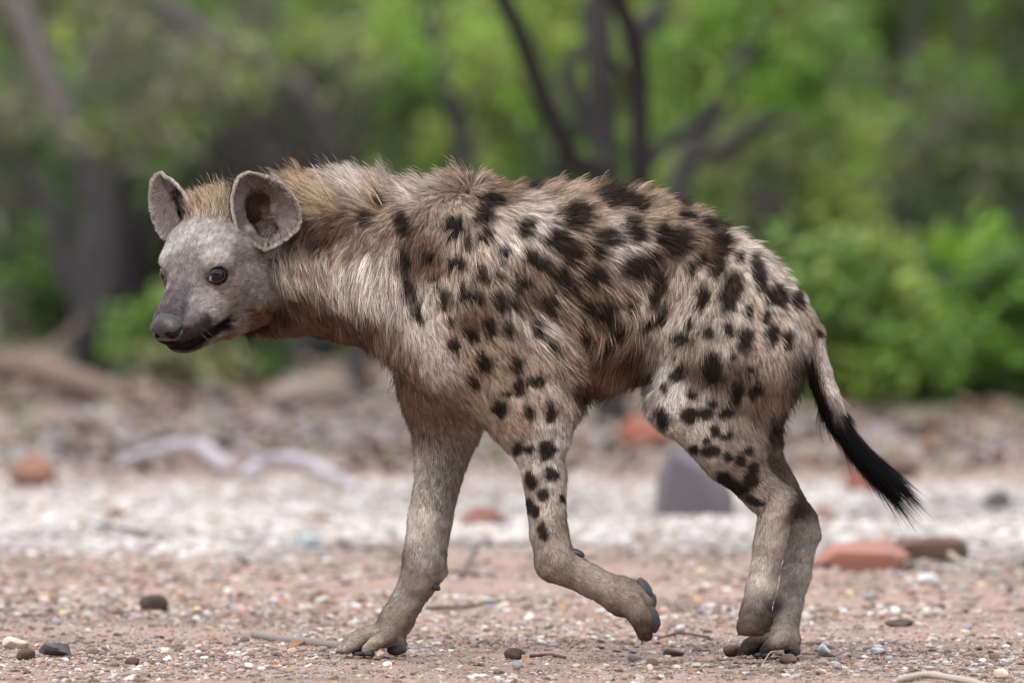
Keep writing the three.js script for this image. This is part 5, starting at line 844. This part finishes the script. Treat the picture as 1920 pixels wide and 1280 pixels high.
stick('twig', 'white twig lying on the gravel by the brown slab', 'twig', [[1762, 1040, 0.03], [1790, 1058, 0.014], [1850, 1072, 0.008]], 0.008, 0.004, DEAD.pale);
stick('twig', 'small brown twig on the soil below the lifted front leg', 'twig', [[995, 1230, 0.003], [1030, 1229, 0.004], [1060, 1232, 0.003]], 0.0035, 0.002, DEAD.brown);
stick('stick', 'pale stick at the bottom edge on the right', 'stick', [[1690, 1276, 0.006], [1740, 1272, 0.009], [1790, 1274, 0.008], [1850, 1282, 0.004]], 0.007, 0.005, DEAD.pale);
stick('grass_stem', 'dry pale grass stem in front of the planted hind paw', 'grass stem', [[1428, 1246, 0.001], [1436, 1246, 0.012], [1446, 1246, 0.024], [1456, 1246, 0.026]], 0.0016, 0.0008, DEAD.pale);
// leaf litter at the edge of the clearing and a few dead leaves
{
  const leaf = (seed) => { const rnd = rngOf(seed), pos = [], idx = []; for (let i = 0; i <= 4; i++) { const u = i / 4, w = Math.sin(Math.PI * (0.08 + u * 0.88)) * 0.32; for (const s of [-1, 0, 1]) pos.push((u - 0.5), 0.16 * Math.abs(s) + 0.22 * Math.sin(u * 3 + rnd()) * 0.5, s * w); } for (let i = 0; i < 4; i++) for (let s = 0; s < 2; s++) { const a = i * 3 + s; idx.push(a, a + 1, a + 3, a + 1, a + 4, a + 3); } return soup(pos, idx); };
  const rnd = rngOf(91), n = 6500, mesh = new THREE.InstancedMesh(leaf(3), new THREE.MeshStandardMaterial({ color: 0xffffff, roughness: 0.9, side: THREE.DoubleSide }), n), c = new Float32Array(n * 3), q = new THREE.Quaternion(), e = new THREE.Euler(), m = new THREE.Matrix4(), p = v3(), s = v3(), tones = ['#80695b', '#6e5c52', '#8c7a70', '#5f5049', '#8e7d73', '#75543f', '#5d6344'].map(lin);
  for (let i = 0; i < n; i++) { const z = mix(-9, -20, Math.pow(rnd(), 1.1)), x = (rnd() * 2 - 1) * 3.6, k = 0.03 + 0.04 * rnd(); e.set(rnd() - 0.5, rnd() * 6.28, rnd() - 0.5); q.setFromEuler(e); m.compose(p.set(x, groundY(x, z) + 0.006, z), q, s.setScalar(k)); m.toArray(mesh.instanceMatrix.array, i * 16); const t = tones[Math.floor(rnd() * tones.length)], b = 0.75 + rnd() * 0.35; c.set([t[0] * b, t[1] * b, t[2] * b], i * 3); }
  mesh.instanceColor = new THREE.InstancedBufferAttribute(c, 3); mesh.name = 'leaf_litter'; mesh.userData = { label: 'brown leaf litter under the bushes at the edge of the clearing', category: 'leaf litter', kind: 'stuff' }; mesh.castShadow = mesh.receiveShadow = true; scene.add(mesh);
  const lm = new THREE.MeshStandardMaterial({ color: new THREE.Color('#94735f'), roughness: 0.9, side: THREE.DoubleSide });
  for (const [px, py, k, turn, label] of [[556, 1214, 0.036, 0.5, 'curled brown dead leaf lying before the planted front paw'], [985, 1245, 0.024, 1.9, 'small tan dead leaf on the soil between the paws'], [190, 1216, 0.02, 2.6, 'small dead leaf beside the flat slate stone']]) { const [x, z] = groundAt(px, py), o = new THREE.Mesh(leaf(px), lm); o.name = 'dead_leaf'; o.position.set(x, groundY(x, z) + 0.006, z); o.rotation.set(0.35, turn, 0.2); o.scale.set(k, k * 1.2, k); o.castShadow = o.receiveShadow = true; tag(o, label, 'leaf'); }
}
renderer.render(scene, camera);
